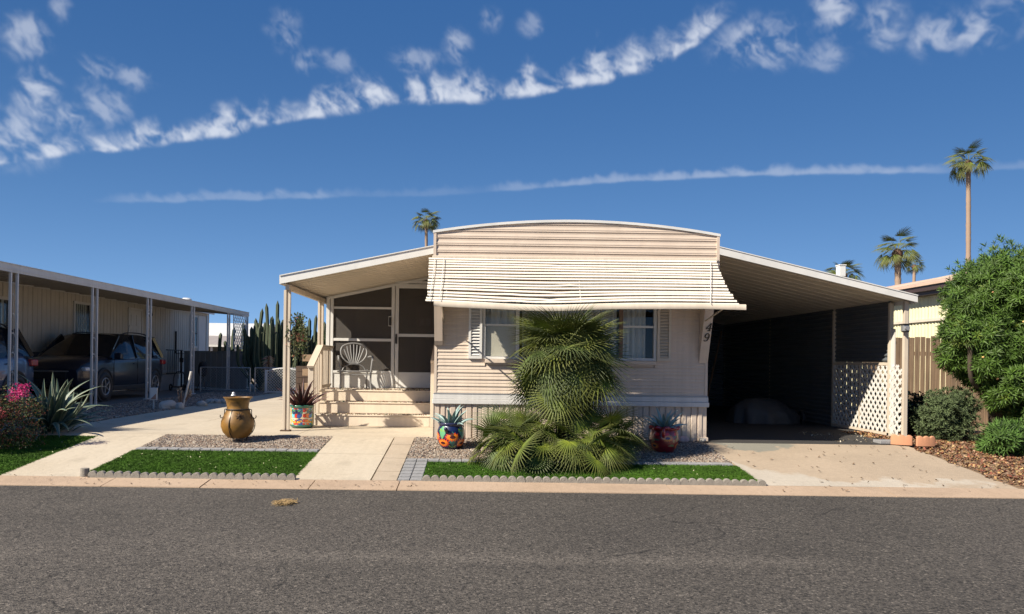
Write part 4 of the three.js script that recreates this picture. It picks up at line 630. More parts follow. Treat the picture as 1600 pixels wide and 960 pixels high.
// block wall and brown timbers behind the stair rail
{
  const t = thing('block_wall', 'low tan concrete block wall behind the stair railing', 'wall', [-4.3, 0, 21.5]), m = mat([0.36, 0.25, 0.16], { map: T.speck, roughness: 1 });
  for (let r = 0; r < 6; r++) for (let i = 0; i < 5; i++) part(t, 'block', rbx(-4.75 + i * 0.41 - (r % 2) * 0.2, -4.75 + i * 0.41 - (r % 2) * 0.2 + 0.4, r * 0.2, r * 0.2 + 0.19, 21.4, 21.6, 0.006), m);
  const w = thing('timber_planter', 'dark brown timber planter box beside the white lattice panel', 'planter', [-5.1, 0, 22.2]); for (let k = 0; k < 5; k++) part(w, 'plank', rbx(-5.3, -4.75, 0.02 + k * 0.17, 0.18 + k * 0.17, 22.1, 22.16, 0.005), mat([0.12, 0.075, 0.05], { map: T.wood })); part(w, 'soil', bx(-5.3, -4.75, 0.1, 0.7, 22.17, 22.7), M.darkDirt);
}
// far house with the white roof
{
  const t = thing('far_white_roof_home', 'distant home with a bright white roof beyond the left carport', 'home', [-16, 0, 45]);
  part(t, 'wall', bx(-21, -13.2, 0, 2.05, 44.2, 52), mat([0.10, 0.10, 0.10])); part(t, 'roof', prismX([[43.6, 2.3], [48, 3.2], [52.5, 2.3], [52.5, 2.2], [48, 3.05], [43.6, 2.2]], -21.3, -12.9), M.white);
  part(t, 'porch_roof', prismX([[42, 1.78], [43.6, 2.28], [43.6, 2.22], [42, 1.72]], -21.3, -12.9), mat([0.30, 0.27, 0.26], { map: T.streak })); part(t, 'fascia', bx(-21.3, -12.9, 1.64, 1.76, 41.95, 41.99), M.whiteDirty); for (let k = 0; k < 6; k++) part(t, 'post', rbx(-20 + k * 1.3, -19.9 + k * 1.3, 0, 1.7, 42.1, 42.2, 0.01), M.whiteDirty);
}

// ---------------------------------------------------------------- right side: fence and neighbour wall
{
  const WX = 9.9, t = thing('cream_neighbour_home', 'cream corrugated home with dark brown eaves behind the picket fence', 'home', [WX, 0, 18]), m = mat([0.74, 0.70, 0.46], { map: T.streak, roughness: 0.6 });
  for (let i = 0; i < 12; i++) { const Z = 15 + i; part(t, 'wall_panel', grid(48, 1, (u, v) => P(WX + 0.012 * Math.cos(u * 8 * 6.2832), lerp(0, 2.62, v), lerp(Z + 0.004, Z + 0.996, u))), m); }
  part(t, 'wall_backing', bx(WX + 0.02, WX + 0.1, 0, 2.7, 15, 27), m); part(t, 'front_wall', bx(WX + 0.1, WX + 7, 0, 2.9, 15, 15.08), m);
  part(t, 'wall_rail', bx(WX - 0.05, WX - 0.014, 2.08, 2.14, 15, 27), M.cream);
  part(t, 'gutter', [bx(WX - 0.32, WX - 0.28, 2.72, 2.86, 14.7, 27), bx(WX - 0.28, WX - 0.16, 2.72, 2.74, 14.7, 27), bx(WX - 0.24, WX - 0.2, 2.64, 2.719, 14.7, 27)], mat([0.05, 0.03, 0.026], { roughness: 0.5 })); part(t, 'eave', bx(WX - 0.2, WX + 0.02, 2.66, 2.70, 14.7, 27), mat([0.06, 0.035, 0.03]));
  part(t, 'roof', prismZ([[WX - 0.36, 2.88], [WX + 3.5, 3.7], [WX + 7, 2.9], [WX + 7, 2.8], [WX + 3.5, 3.6], [WX - 0.36, 2.83]], 14.6, 27), mat([0.60, 0.42, 0.32], { map: T.mottle })); part(t, 'roof_strap', prismZ([[WX - 0.37, 2.89], [WX + 1.5, 3.285], [WX + 1.5, 3.33], [WX - 0.37, 2.92]], 18.0, 18.08), M.cream);
}
{
  const t = thing('picket_fence', 'weathered wood board fence between the carport and the big shrub', 'fence', [9, 0, 15]);
  for (let i = 0, x = 6.5; i < 46; i++) { const w = rr(0.075, 0.10), h = 1.66 + rr(-0.02, 0.02), Z = 15.05 - 0.012 * i + rr(-0.012, 0.012), s = 0.8 + 0.4 * rnd(); part(t, 'picket', rbx(x, x + w, 0, h, Z, Z + 0.02, 0.004), [0, 1, 2].map((k) => M['picket' + k] ??= mat([[0.27, 0.175, 0.105], [0.21, 0.13, 0.08], [0.33, 0.225, 0.14]][k], { map: T.wood, roughness: 0.95 }))[Math.floor(s * 2.5) % 3]); x += w + 0.006; }
  for (const y of [0.4, 1.3]) part(t, 'rail', bx(6.5, 10.9, y, y + 0.08, 15.1, 15.14), M.picket1);
}

// ---------------------------------------------------------------- edging, pavers, gravel, turf, litter
{
  const scal = (n, p) => { const s = new THREE.Shape(); s.moveTo(0, -0.06); s.lineTo(n * p, -0.06); for (let k = n - 1; k >= 0; k--) { s.lineTo((k + 1) * p - 0.002, 0.03); s.absarc((k + 0.5) * p, 0.028, p / 2 - 0.002, 0, Math.PI, false); } s.lineTo(0, 0.03); return new THREE.ExtrudeGeometry(s, { depth: 0.045, bevelEnabled: true, bevelSize: 0.004, bevelThickness: 0.004, bevelSegments: 1, curveSegments: 7 }); };
  const run = (name, label, x0, x1, Z) => { const t = thing(name, label, 'lawn edging', [x0, gy(Z), Z]), p = 0.0945, L = 6 * p; for (let x = x0; x < x1 - 0.02; x += L) { const n = Math.min(6, Math.round((x1 - x) / p)); part(t, 'edging_block', scal(n, p).rotateY(rr(-0.008, 0.008)).rotateX(rr(-0.03, 0.03)).translate(x + 0.002, gy(Z) - 0.014 + rr(-0.006, 0.006), -Z - rr(-0.006, 0.006)), M.edging); } return t; };
  const a = run('lawn_edging', 'scalloped concrete edging along the left square of turf', -4.28, -2.05, 8.455); run('lawn_edging', 'long scalloped concrete edging along the turf below the fan palm', -0.62, 3.16, 8.475);
  part(a, 'end_block', cyl(P(-4.345, gy(8.5) - 0.05, 8.47), P(-4.345, gy(8.5) + 0.085, 8.47), 0.05, 0.046, 12), M.edging);
  const row = (label, x0, x1, Z0, Z1, y = 0.012) => { const t = thing('paver_border', label, 'paver border', [x0, gy(Z0), Z0]), w = 0.138; for (let x = x0; x < x1 - 0.03; x += w) part(t, 'paver', rbx(x + 0.003, Math.min(x1, x + w - 0.003), -0.05, rr(0, 0.006), Z0 + 0.004, Z1 - 0.004, 0.008).translate(0, gy((Z0 + Z1) / 2) + y, 0), M.paverGrey); return t; };
  row('grey paver row between the urn gravel and left turf', -4.39, -2.06, 9.80, 9.945); row('grey paver row along the gravel under the fan palm', -0.895, 3.13, 9.355, 9.50);
  const c = thing('paver_border', 'bluish grey paver column beside the tan walkway pavers', 'paver border', [-0.75, gy(9), 8.9]); for (let j = 0; j < 6; j++) for (let i = 0; i < 2; i++) part(c, 'paver', rbx(-0.893 + i * 0.138, -0.761 + i * 0.138, -0.05, 0, 8.47 + j * 0.146, 8.47 + j * 0.146 + 0.138, 0.008).translate(0, gy(8.54 + j * 0.146) + 0.006 + rr(0, 0.004), 0), M.paverGrey);
}
const q0 = new THREE.Quaternion(), e0 = new THREE.Euler();
const rq = (a = 6.28, b = 6.28, c = 6.28) => q0.clone().setFromEuler(e0.set(rr(-a, a) / 2, rr(-b, b) / 2, rr(-c, c) / 2));
function pebble(k) { const g = new THREE.IcosahedronGeometry(0.5, 0), p = g.attributes.position, u = V(); for (let i = 0; i < p.count; i++) { u.fromBufferAttribute(p, i); const s = 0.75 + 0.5 * hash(Math.round(u.x * 50), Math.round(u.y * 50) + Math.round(u.z * 500), k); p.setXYZ(i, u.x * s, u.y * s * 0.62, u.z * s * 0.85); } g.computeVertexNormals(); return g; }
function scatter(x0, x1, Z0, Z1, n, f) { const m = [], c = []; for (let i = 0; i < n; i++) { const x = rr(x0, x1), Z = rr(Z0, Z1), r = f(x, Z); if (r) { m.push(r[0]); c.push(r[1]); } } return [m, c]; }
const stone = (tones, s0, s1, lift = 0) => (x, Z) => { const t = tones[Math.floor(rnd() * tones.length)], k = rr(0.7, 1.25), s = rr(s0, s1); return [mtx(P(x, gy(Z) + lift - 0.012 + s * 0.2 + rr(0, 0.006), Z), rq(1, 6.28, 1), s), RGB(t[0] * k, t[1] * k, t[2] * k)]; };
{
  const tones = [[0.28, 0.23, 0.185], [0.22, 0.18, 0.145], [0.36, 0.315, 0.26], [0.185, 0.13, 0.10], [0.145, 0.125, 0.115], [0.30, 0.225, 0.165]], m = mat([1, 1, 1], { roughness: 0.9 });
  const put = (label, x0, x1, Z0, Z1, n, tn = tones, s0 = 0.016, s1 = 0.034) => stuff('gravel', pebble(3), m, ...scatter(x0, x1, Z0, Z1, n, stone(tn, s0, s1)), label, 'gravel');
  put('brown gravel round the amber urn', -4.39, -2.06, 9.95, 10.79, 7500); put('brown gravel under the fan palm along the mobile home', -0.89, 3.14, 9.51, 10.84, 18000);
  put('loose gravel between the left carport posts and the concrete', -8.2, -6.37, 10.7, 24, 14000, tones, 0.03, 0.06);
}
{
  const blade = (n) => { const pos = []; for (let i = 0; i < n; i++) { const a = rr(0, 6.28), x = rr(-0.012, 0.012), z = rr(-0.012, 0.012), h = rr(0.019, 0.027), w = 0.0026, l = rr(0.006, 0.014), c = Math.cos(a), s = Math.sin(a); const A = [x - s * w, 0, z + c * w], B = [x + s * w, 0, z - c * w], C = [x + c * l * 0.4 + s * w * 0.8, h * 0.6, z + s * l * 0.4 - c * w * 0.8], D = [x + c * l * 0.4 - s * w * 0.8, h * 0.6, z + s * l * 0.4 + c * w * 0.8], E = [x + c * l, h, z + s * l]; pos.push(...A, ...B, ...C, ...A, ...C, ...D, ...D, ...C, ...E); } const g = new THREE.BufferGeometry(); g.setAttribute('position', new THREE.Float32BufferAttribute(pos, 3)); g.computeVertexNormals(); return g; };
  const m = mat([1, 1, 1], { roughness: 0.9 }), g = blade(9), keep = (x, Z) => { const k = 0.65 + 0.7 * fbm(x * 5, Z * 5, 5, 3) * rr(0.7, 1.2); return [mtx(P(x, gy(Z) - 0.018, Z), q0.clone().setFromEuler(e0.set(0, rr(0, 6.28), 0)), V(1.1, rr(0.8, 1.3), 1.1)), RGB(0.050 * k, 0.125 * k, 0.004 * k)]; };
  stuff('turf_grass', g, m, ...scatter(-4.405, -2.04, 8.50, 9.80, 19500, keep), 'bright green artificial turf in the square left of the walkway', 'turf');
  stuff('turf_grass', g, m, ...scatter(-0.625, 3.155, 8.52, 9.355, 19500, keep), 'bright green turf strip below the fan palm', 'turf');
  stuff('turf_grass', g, m, ...scatter(-7.8, -5.265, 8.44, 10.62, 30000, keep), 'green turf corner under the pink bougainvillea', 'turf');
  const leaf = new THREE.PlaneGeometry(0.03, 0.013, 2, 1).rotateX(-1.57); { const p = leaf.attributes.position; for (let i = 0; i < p.count; i++) p.setY(i, 0.3 * Math.abs(p.getX(i)) + 0.002); leaf.computeVertexNormals(); }
  const dry = (tn, s0, s1, lift) => (x, Z) => { const t = tn[Math.floor(rnd() * tn.length)], k = rr(0.6, 1.3); return [mtx(P(x, gy(Z) + lift + rr(0, 0.012), Z), rq(0.9, 6.28, 0.9), rr(s0, s1)), RGB(t[0] * k, t[1] * k, t[2] * k)]; };
  const tan = [[0.32, 0.19, 0.075], [0.25, 0.115, 0.055], [0.38, 0.26, 0.115], [0.2, 0.08, 0.045], [0.33, 0.21, 0.13], [0.15, 0.08, 0.045], [0.27, 0.09, 0.055]];
  const edge = (x, Z) => x > 5.95 + 0.05 * Math.sin(Z * 9) && x - 5.95 < 3.4;
  stuff('fallen_leaves', leaf, mat([1, 1, 1], { roughness: 0.9 }), ...scatter(5.9, 9.4, 8.5, 12.6, 16000, (x, Z) => (edge(x, Z) && fbm(x * 2, Z * 2, 77, 3) > rr(0.1, 0.42) ? dry(tan, 0.8, 1.9, -0.004)(x, Z) : null)), 'tan and rust fallen leaves covering the bed below the big shrub', 'fallen leaves');
  stuff('fallen_leaves', leaf, mat([1, 1, 1], { roughness: 0.9 }), ...scatter(3.2, 6.3, 8.1, 10.6, 90, dry([[0.14, 0.09, 0.05], [0.2, 0.13, 0.08]], 0.7, 1.6, 0.003)), 'few stray dry leaves on the tan driveway', 'fallen leaves');
  stuff('fallen_leaves', leaf, mat([1, 1, 1], { roughness: 0.9 }), ...scatter(-5.2, -0.3, 8.1, 8.5, 70, dry([[0.14, 0.09, 0.05], [0.1, 0.07, 0.05]], 0.5, 1.2, 0.003)), 'few dry leaf crumbs along the kerb strip', 'fallen leaves');
  stuff('turf_petals', leaf, mat([0.42, 0.40, 0.24], { roughness: 0.9 }), scatter(-7.5, 3.1, 8.55, 10.3, 330, (x, Z) => ((x > -4.38 && x < -2.07 && Z < 9.78) || (x > -0.6 && x < 3.1 && Z < 9.33) || x < -5.3 ? [mtx(P(x, gy(Z) + 0.012, Z), rq(1.2, 6.28, 1.2), rr(0.3, 0.8)), null] : null))[0], null, 'pale dry petals dropped on the green turf', 'petals');
  stuff('fallen_leaves', leaf, mat([1, 1, 1], { roughness: 0.9 }), ...scatter(5.0, 6.25, 10.8, 12.4, 150, dry([[0.4, 0.36, 0.28], [0.26, 0.2, 0.12]], 0.5, 1.2, 0.004)), 'pale dry straw bits on the black floor by the carport lattice', 'fallen leaves');
  const t = thing('straw_clump', 'small clump of pale straw lying on the asphalt', 'straw', [-1.82, -0.282, 7.26]), im = new THREE.InstancedMesh(new THREE.BoxGeometry(0.09, 0.003, 0.004), mat([0.36, 0.25, 0.12], { roughness: 1 }), 420);
  for (let i = 0; i < 420; i++) im.setMatrixAt(i, mtx(V(rr(-1, 1) * rr(0, 0.11) - 0.01, 0.004 + rnd() * 0.025, rr(-1, 1) * rr(0, 0.14)), rq(0.6, 6.28, 0.5), rr(0.4, 1))); im.name = 'straw'; im.userData.kind = 'stuff'; t.add(im);
}
// ---------------------------------------------------------------- pots, urn
const canvasTex = (w, h, draw) => { const c = document.createElement('canvas'); c.width = w; c.height = h; draw(c.getContext('2d'), w, h); const t = new THREE.CanvasTexture(c); t.colorSpace = THREE.SRGBColorSpace; t.wrapS = THREE.RepeatWrapping; return t; };
const glaze = (map, c = [1, 1, 1]) => new THREE.MeshPhysicalMaterial({ color: RGB(...c), map, roughness: 0.35, clearcoat: 1, clearcoatRoughness: 0.06 });
const flower = (g, x, y, r, petal, tip, eye) => { for (let ring = 0; ring < 2; ring++) for (let i = 0; i < 15; i++) { const a = i / 15 * 6.283 + ring * 0.2, R = r * (ring ? 0.78 : 1); g.fillStyle = ring ? tip : petal; g.beginPath(); g.moveTo(x + Math.cos(a - 0.2) * R * 0.35, y + Math.sin(a - 0.2) * R * 0.35); g.lineTo(x + Math.cos(a - 0.13) * R * 0.8, y + Math.sin(a - 0.13) * R * 0.8); g.lineTo(x + Math.cos(a) * R, y + Math.sin(a) * R); g.lineTo(x + Math.cos(a + 0.13) * R * 0.8, y + Math.sin(a + 0.13) * R * 0.8); g.lineTo(x + Math.cos(a + 0.2) * R * 0.35, y + Math.sin(a + 0.2) * R * 0.35); g.fill(); } g.fillStyle = eye; g.beginPath(); g.arc(x, y, r * 0.34, 0, 6.3); g.fill(); g.fillStyle = 'rgba(20,5,10,.8)'; for (let i = 0; i < 22; i++) { const a = i * 2.4, q = r * 0.3 * Math.sqrt(i / 22); g.fillRect(x + Math.cos(a) * q, y + Math.sin(a) * q, r * 0.06, r * 0.06); } };
const even = (prof, n) => { const c = new THREE.CatmullRomCurve3(prof.map(([r, y]) => V(r, y, 0)), false, 'catmullrom', 0.3); return c.getSpacedPoints(n).map((p) => [Math.max(0.001, p.x), p.y]); };
const shell = (prof, th) => [...prof, ...prof.slice().reverse().map(([r, y]) => [Math.max(0.001, r - th), y])];
const agaveLeaf = (L, W, bend, cup, n = 10, colour) => {    // grows along +y, leans towards +x, cupped; faces both ways
  const pos = [], col = [], idx = [], m = 6;
  for (let j = 0; j <= n; j++) { const v = j / n, a = bend * v * v, w = W * (v < 0.35 ? lerp(0.72, 1, v / 0.35) : Math.pow(1 - (v - 0.35) / 0.65, 0.75)), y = L * v * Math.cos(a * 0.6), x = L * v * Math.sin(a); for (let i = 0; i <= m; i++) { const u = i / m * 2 - 1; pos.push(x - cup * w * u * u * -1 * Math.cos(a), y + cup * w * u * u * Math.sin(a) * -0.5, u * w / 2); const c = colour(u, v); col.push(...c); } }
  for (let j = 0; j < n; j++) for (let i = 0; i < m; i++) { const a = j * (m + 1) + i, b = a + 1, c = a + m + 1, d = c + 1; idx.push(a, c, b, b, c, d); }
  const g = new THREE.BufferGeometry(); g.setAttribute('position', new THREE.Float32BufferAttribute(pos, 3)); g.setAttribute('color', new THREE.Float32BufferAttribute(col, 3)); g.setIndex(idx); g.computeVertexNormals(); return g;
};
const leafMat = new THREE.MeshStandardMaterial({ color: RGB(1, 1, 1), vertexColors: true, roughness: 0.5, side: THREE.DoubleSide });
function rosette(t, n, leaves, y0, r0, tilt0, tilt1, s0 = 0.8, s1 = 1.05) { for (let i = 0; i < n; i++) { const k = (i + 0.5) / n, a = i * 2.39996 + rr(-0.15, 0.15), tilt = lerp(tilt0, tilt1, Math.pow(k, 0.8)) + rr(-0.07, 0.07), q = qe(0, -a, 0).multiply(qe(0, 0, -tilt)).multiply(qe(0, 0, 0)); share(t, 'leaf', leaves[i % leaves.length], leafMat, V(Math.cos(a) * r0 * k, y0, Math.sin(a) * r0 * k), { q, s: rr(s0, s1) * lerp(1, 0.88, k) }); } }
const blueGrey = (tint) => (u, v) => { const e = Math.abs(u) > 0.9 ? 0.8 : 1, k = e * (0.9 + 0.2 * hash(v * 40 | 0, u * 3 | 0, 4)) * tint; return v > 0.95 ? [0.10, 0.05, 0.03] : [0.27 * k, 0.385 * k, 0.365 * k]; };
{
  // left pot: cobalt with sunflowers
  const blue = canvasTex(1024, 512, (g, w, h) => {
    g.fillStyle = '#0d1a45'; g.fillRect(0, 0, w, h);
    for (let i = 0; i < 8; i++) { const x = (i + 0.5) * w / 8, top = i % 2 === 0; g.fillStyle = ['#3f9088', '#2d7f86', '#5a9a6a', '#347a70'][i % 4]; g.beginPath(); g.moveTo(x - 62, h * (top ? 0.22 : 0.5)); g.lineTo(x, h * (top ? 0.62 : 0.98)); g.lineTo(x + 62, h * (top ? 0.22 : 0.5)); g.lineTo(x, h * (top ? -0.05 : 0.2)); g.fill(); g.strokeStyle = '#0a1433'; g.lineWidth = 14; g.stroke(); g.fillStyle = '#7d9a3a'; for (const s of [-1, 1]) { g.beginPath(); g.ellipse(x + s * 30, h * (top ? 0.18 : 0.85), 11, 40, s * 0.7, 0, 6.3); g.fill(); } }
    for (let i = 0; i < 8; i++) flower(g, (i + 0.5) * w / 8, i % 2 ? h * 0.45 : h * 0.70, 100, '#e0481a', '#f7962a', '#5a1a20');
  });
  const prof = [[0.001, 0], [0.115, 0], [0.135, 0.02], [0.175, 0.09], [0.19, 0.17], [0.178, 0.25], [0.155, 0.305]], cobalt = glaze(null, [0.018, 0.022, 0.075]);
  const mk = (label, at, map, rim, rimMat, frill) => {
    const t = thing('agave_pot', label, 'flower pot', at, undefined, true, 0.55);
    part(t, 'body', lathe(even(prof.slice(1), 26), 56), glaze(map), { keepUV: true }); part(t, 'base', new THREE.CircleGeometry(0.115, 32).rotateX(1.57).translate(0, 0.001, 0), rimMat);
    part(t, 'rim', frill ? grid(64, 10, (u, v) => { const a = u * 6.2832, b = v * 6.2832, R = 0.172 + 0.012 * Math.sin(a * 9); return V(Math.cos(a) * (R + 0.022 * Math.cos(b)), 0.318 + 0.024 * Math.sin(b) + 0.008 * Math.sin(a * 9 + 1), Math.sin(a) * (R + 0.022 * Math.cos(b))); }) : lathe([[0.15, 0.29], [0.168, 0.31], [0.178, 0.335], [0.172, 0.345], [0.155, 0.34], [0.148, 0.28]], 48), rimMat);
    for (const a of [0.35, 3.14 + 0.75]) part(t, 'handle', frill ? [tube([V(0.17, 0.21, 0), V(0.215, 0.25, 0), V(0.215, 0.30, 0), V(0.175, 0.315, 0)], 0.022, 8, 14).rotateY(a)] : [tube([V(0.15, 0.20, 0), V(0.19, 0.235, 0), V(0.235, 0.275, 0)], 0.024, 10, 10).rotateY(a), new THREE.SphereGeometry(0.0245, 10, 8).translate(0.235, 0.275, 0).rotateY(a)], rimMat);
    part(t, 'soil', new THREE.CircleGeometry(0.15, 24).rotateX(-1.57).translate(0, 0.30, 0), M.darkDirt);
    const L = [[0.33, 0.062, 0.35, 0.5], [0.30, 0.066, 0.55, 0.55], [0.35, 0.058, 0.25, 0.45]].map(([l, w, b, c]) => agaveLeaf(l, w * 1.15, b, c, 9, blueGrey(1)));
    rosette(t, 22, L, 0.29, 0.05, 0.08, 1.02);
    return t;
  };
  mk('cobalt sunflower pot with a blue-grey agave by the porch corner', [-0.37, gy(10.16) - 0.005, 10.16], blue, 0, cobalt, false);
  const red = canvasTex(1024, 512, (g, w, h) => {
    g.fillStyle = '#7d1420'; g.fillRect(0, 0, w, h);
    for (let i = 0; i < 40; i++) { g.fillStyle = ['#4f6b3c', '#6c7f4e', '#2f5a4a', '#9b7f5a'][i % 4]; g.beginPath(); g.ellipse(hash(i, 1, 2) * w, hash(i, 2, 2) * h, 46, 18, hash(i, 3, 2) * 3, 0, 6.3); g.fill(); }
    for (let i = 0; i < 6; i++) flower(g, (i + 0.5) * w / 6, i % 2 ? h * 0.36 : h * 0.68, 78, '#c85a2a', '#d98a3a', '#3a1a4a');
    for (let i = 0; i < 9; i++) { g.fillStyle = '#c41826'; g.beginPath(); g.arc((i + 0.1) * w / 9, h * 0.2, 34, 0, 6.3); g.fill(); }
  });
  mk('red frilled sunflower pot with an agave in the palm shade', [2.44, gy(10.12) - 0.005, 10.12], red, 0, glaze(null, [0.34, 0.008, 0.014]), true);
}
{
  const map = canvasTex(1024, 512, (g, w, h) => {
    g.fillStyle = '#d8c3a0'; g.fillRect(0, 0, w, h);
    const pal = ['#d43a26', '#e0722a', '#3f7fb0', '#7fb24a', '#b83a5a', '#e2b83a', '#6fc0d0', '#c43020', '#2f4f8a'];
    for (let i = 0; i < 90; i++) { g.fillStyle = pal[i % 9]; g.strokeStyle = '#2a2020'; g.lineWidth = 5; g.beginPath(); g.ellipse((i % 18 + hash(i, 1, 3) * 0.6) * w / 18, (Math.floor(i / 18) + 0.5) * h / 5, 34 + 20 * hash(i, 4, 3), 30 + 22 * hash(i, 5, 3), hash(i, 3, 3) * 3, 0, 6.3); g.fill(); g.stroke(); }
    for (let b = 0; b < 4; b++) for (const [yy, c1, c2] of [[h * 0.36, '#2b2f52', '#5fae52'], [h * 0.74, '#e0a422', '#7a2a1c']]) { const x = (b + 0.62) * w / 4; g.fillStyle = '#3f6d68'; if (c1 === '#2b2f52') g.fillRect(x - 100, yy - 92, 200, 130); for (const s of [-1, 1]) { g.fillStyle = c1; g.beginPath(); g.ellipse(x + s * 46, yy - 8, 52, 26, s * -0.6, 0, 6.3); g.fill(); g.beginPath(); g.ellipse(x + s * 34, yy + 30, 34, 20, s * 0.6, 0, 6.3); g.fill(); g.fillStyle = c2; g.beginPath(); g.ellipse(x + s * 50, yy - 12, 26, 9, s * -0.6, 0, 6.3); g.fill(); } g.fillStyle = '#1c1418'; g.fillRect(x - 6, yy - 34, 12, 80); }
  });
  const t = thing('aloe_pot', 'green rimmed butterfly pot with dark red aloe below the porch steps', 'flower pot', [-2.79, 0, 12.08], undefined, true, 0.3), green = glaze(null, [0.025, 0.12, 0.075]);
  part(t, 'body', lathe([[0.168, 0.05], [0.174, 0.12], [0.174, 0.28], [0.17, 0.315]], 48), glaze(map), { keepUV: true });
  part(t, 'rim', lathe([[0.17, 0.315], [0.186, 0.325], [0.192, 0.35], [0.182, 0.362], [0.165, 0.355], [0.16, 0.30]], 48), green);
  part(t, 'base', lathe([[0.001, 0.0], [0.135, 0.0], [0.15, 0.008], [0.18, 0.028], [0.183, 0.05], [0.168, 0.055]], 48), green); part(t, 'soil', new THREE.CircleGeometry(0.162, 24).rotateX(-1.57).translate(0, 0.33, 0), M.darkDirt);
  const L = [[0.50, 0.070, 0.3, 0.5], [0.44, 0.066, 0.45, 0.5], [0.52, 0.062, 0.2, 0.5]].map(([l, w, b, c]) => agaveLeaf(l, w, b, c, 9, (u, v) => { const k = 0.8 + 0.5 * hash(v * 30 | 0, u * 3 | 0, 7); return Math.abs(u) > 0.8 ? [0.16 * k, 0.035 * k, 0.03 * k] : [0.055 * k, 0.03 * k, 0.028 * k]; }));
  rosette(t, 30, L, 0.32, 0.07, 0.04, 0.92);
}
{
  const t = thing('amber_urn', 'amber glazed bulbous urn in a black iron stand on the gravel', 'urn', [-3.27, gy(10.39) + 0.002, 10.39], undefined, true), H = 0.045;
  const map = tex(512, 512, 1, (u, v) => { const a = fbm(u * 8, v * 6, 5, 5, 8, 6), b = fbm(u * 20, v * 30, 6, 3, 20, 30), s = sst(0.55, 0.75, fbm(u * 6, v * 9, 8, 4, 6, 9)); const c = [lerp(0.20, 0.085, s), lerp(0.098, 0.042, s), lerp(0.014, 0.008, s)]; const k = 0.7 + 0.6 * a + 0.3 * (b - 0.5); return c.map((x) => x * k); }); map.repeat.set(1, 1);
  part(t, 'body', lathe([[0.001, 0], [0.10, 0.0], [0.13, 0.012], [0.19, 0.08], [0.218, 0.16], [0.214, 0.23], [0.185, 0.30], [0.158, 0.35], [0.144, 0.39], [0.142, 0.43], [0.152, 0.49], [0.175, 0.53], [0.192, 0.545], [0.192, 0.553], [0.178, 0.55], [0.145, 0.49], [0.13, 0.42], [0.15, 0.3]].map(([r, y]) => [r, y + H]), 48), new THREE.MeshPhysicalMaterial({ map, roughness: 0.55, clearcoat: 0.2, clearcoatRoughness: 0.3 }), { keepUV: true });
  const st = part(t, 'stand', [new THREE.TorusGeometry(0.148, 0.010, 8, 36).rotateX(1.57).translate(0, 0.385 + H, 0), ...[0.3, 2.4, 4.5].map((a) => tube([V(0.15, 0.385 + H, 0), V(0.165, 0.33 + H, 0), V(0.215, 0.24 + H, 0), V(0.225, 0.16 + H, 0), V(0.19, 0.07 + H, 0), V(0.12, 0.0 + H, 0), V(0.115, 0.0, 0)], 0.006, 6, 30).rotateY(a))], M.iron);
  for (const a of [0.05, 3.05]) part(st, 'hook', tube([V(0.148, 0.385 + H, 0), V(0.18, 0.385 + H, 0), V(0.185, 0.34 + H, 0), V(0.195, 0.29 + H, 0), V(0.225, 0.265 + H, 0), V(0.245, 0.28 + H, 0), V(0.243, 0.305 + H, 0)], 0.006, 6, 26).rotateY(a), M.iron);
  const star = []; for (let i = 0; i < 8; i++) star.push(new THREE.ConeGeometry(0.012, 0.06, 5).translate(0, 0.035, 0).rotateZ(i * 0.785).translate(0, 0, 0)); part(st, 'star_ornament', [...star.map((g) => g.rotateX(-0.25).rotateY(0.35).translate(0.075, 0.31 + H, 0.175)), new THREE.SphereGeometry(0.016, 10, 8).translate(0.075, 0.31 + H, 0.178)], M.rust);
  const b = thing('bird_ornament', 'small grey ornament on the rim of the amber urn', 'ornament', [-3.35, gy(10.39) + 0.6, 10.45], undefined, true); part(b, 'figure', [lathe([[0.001, 0], [0.035, 0.003], [0.03, 0.02], [0.018, 0.035], [0.02, 0.05], [0.012, 0.062], [0.001, 0.066]], 12).scale(1.2, 1, 0.8)], M.galv);
}
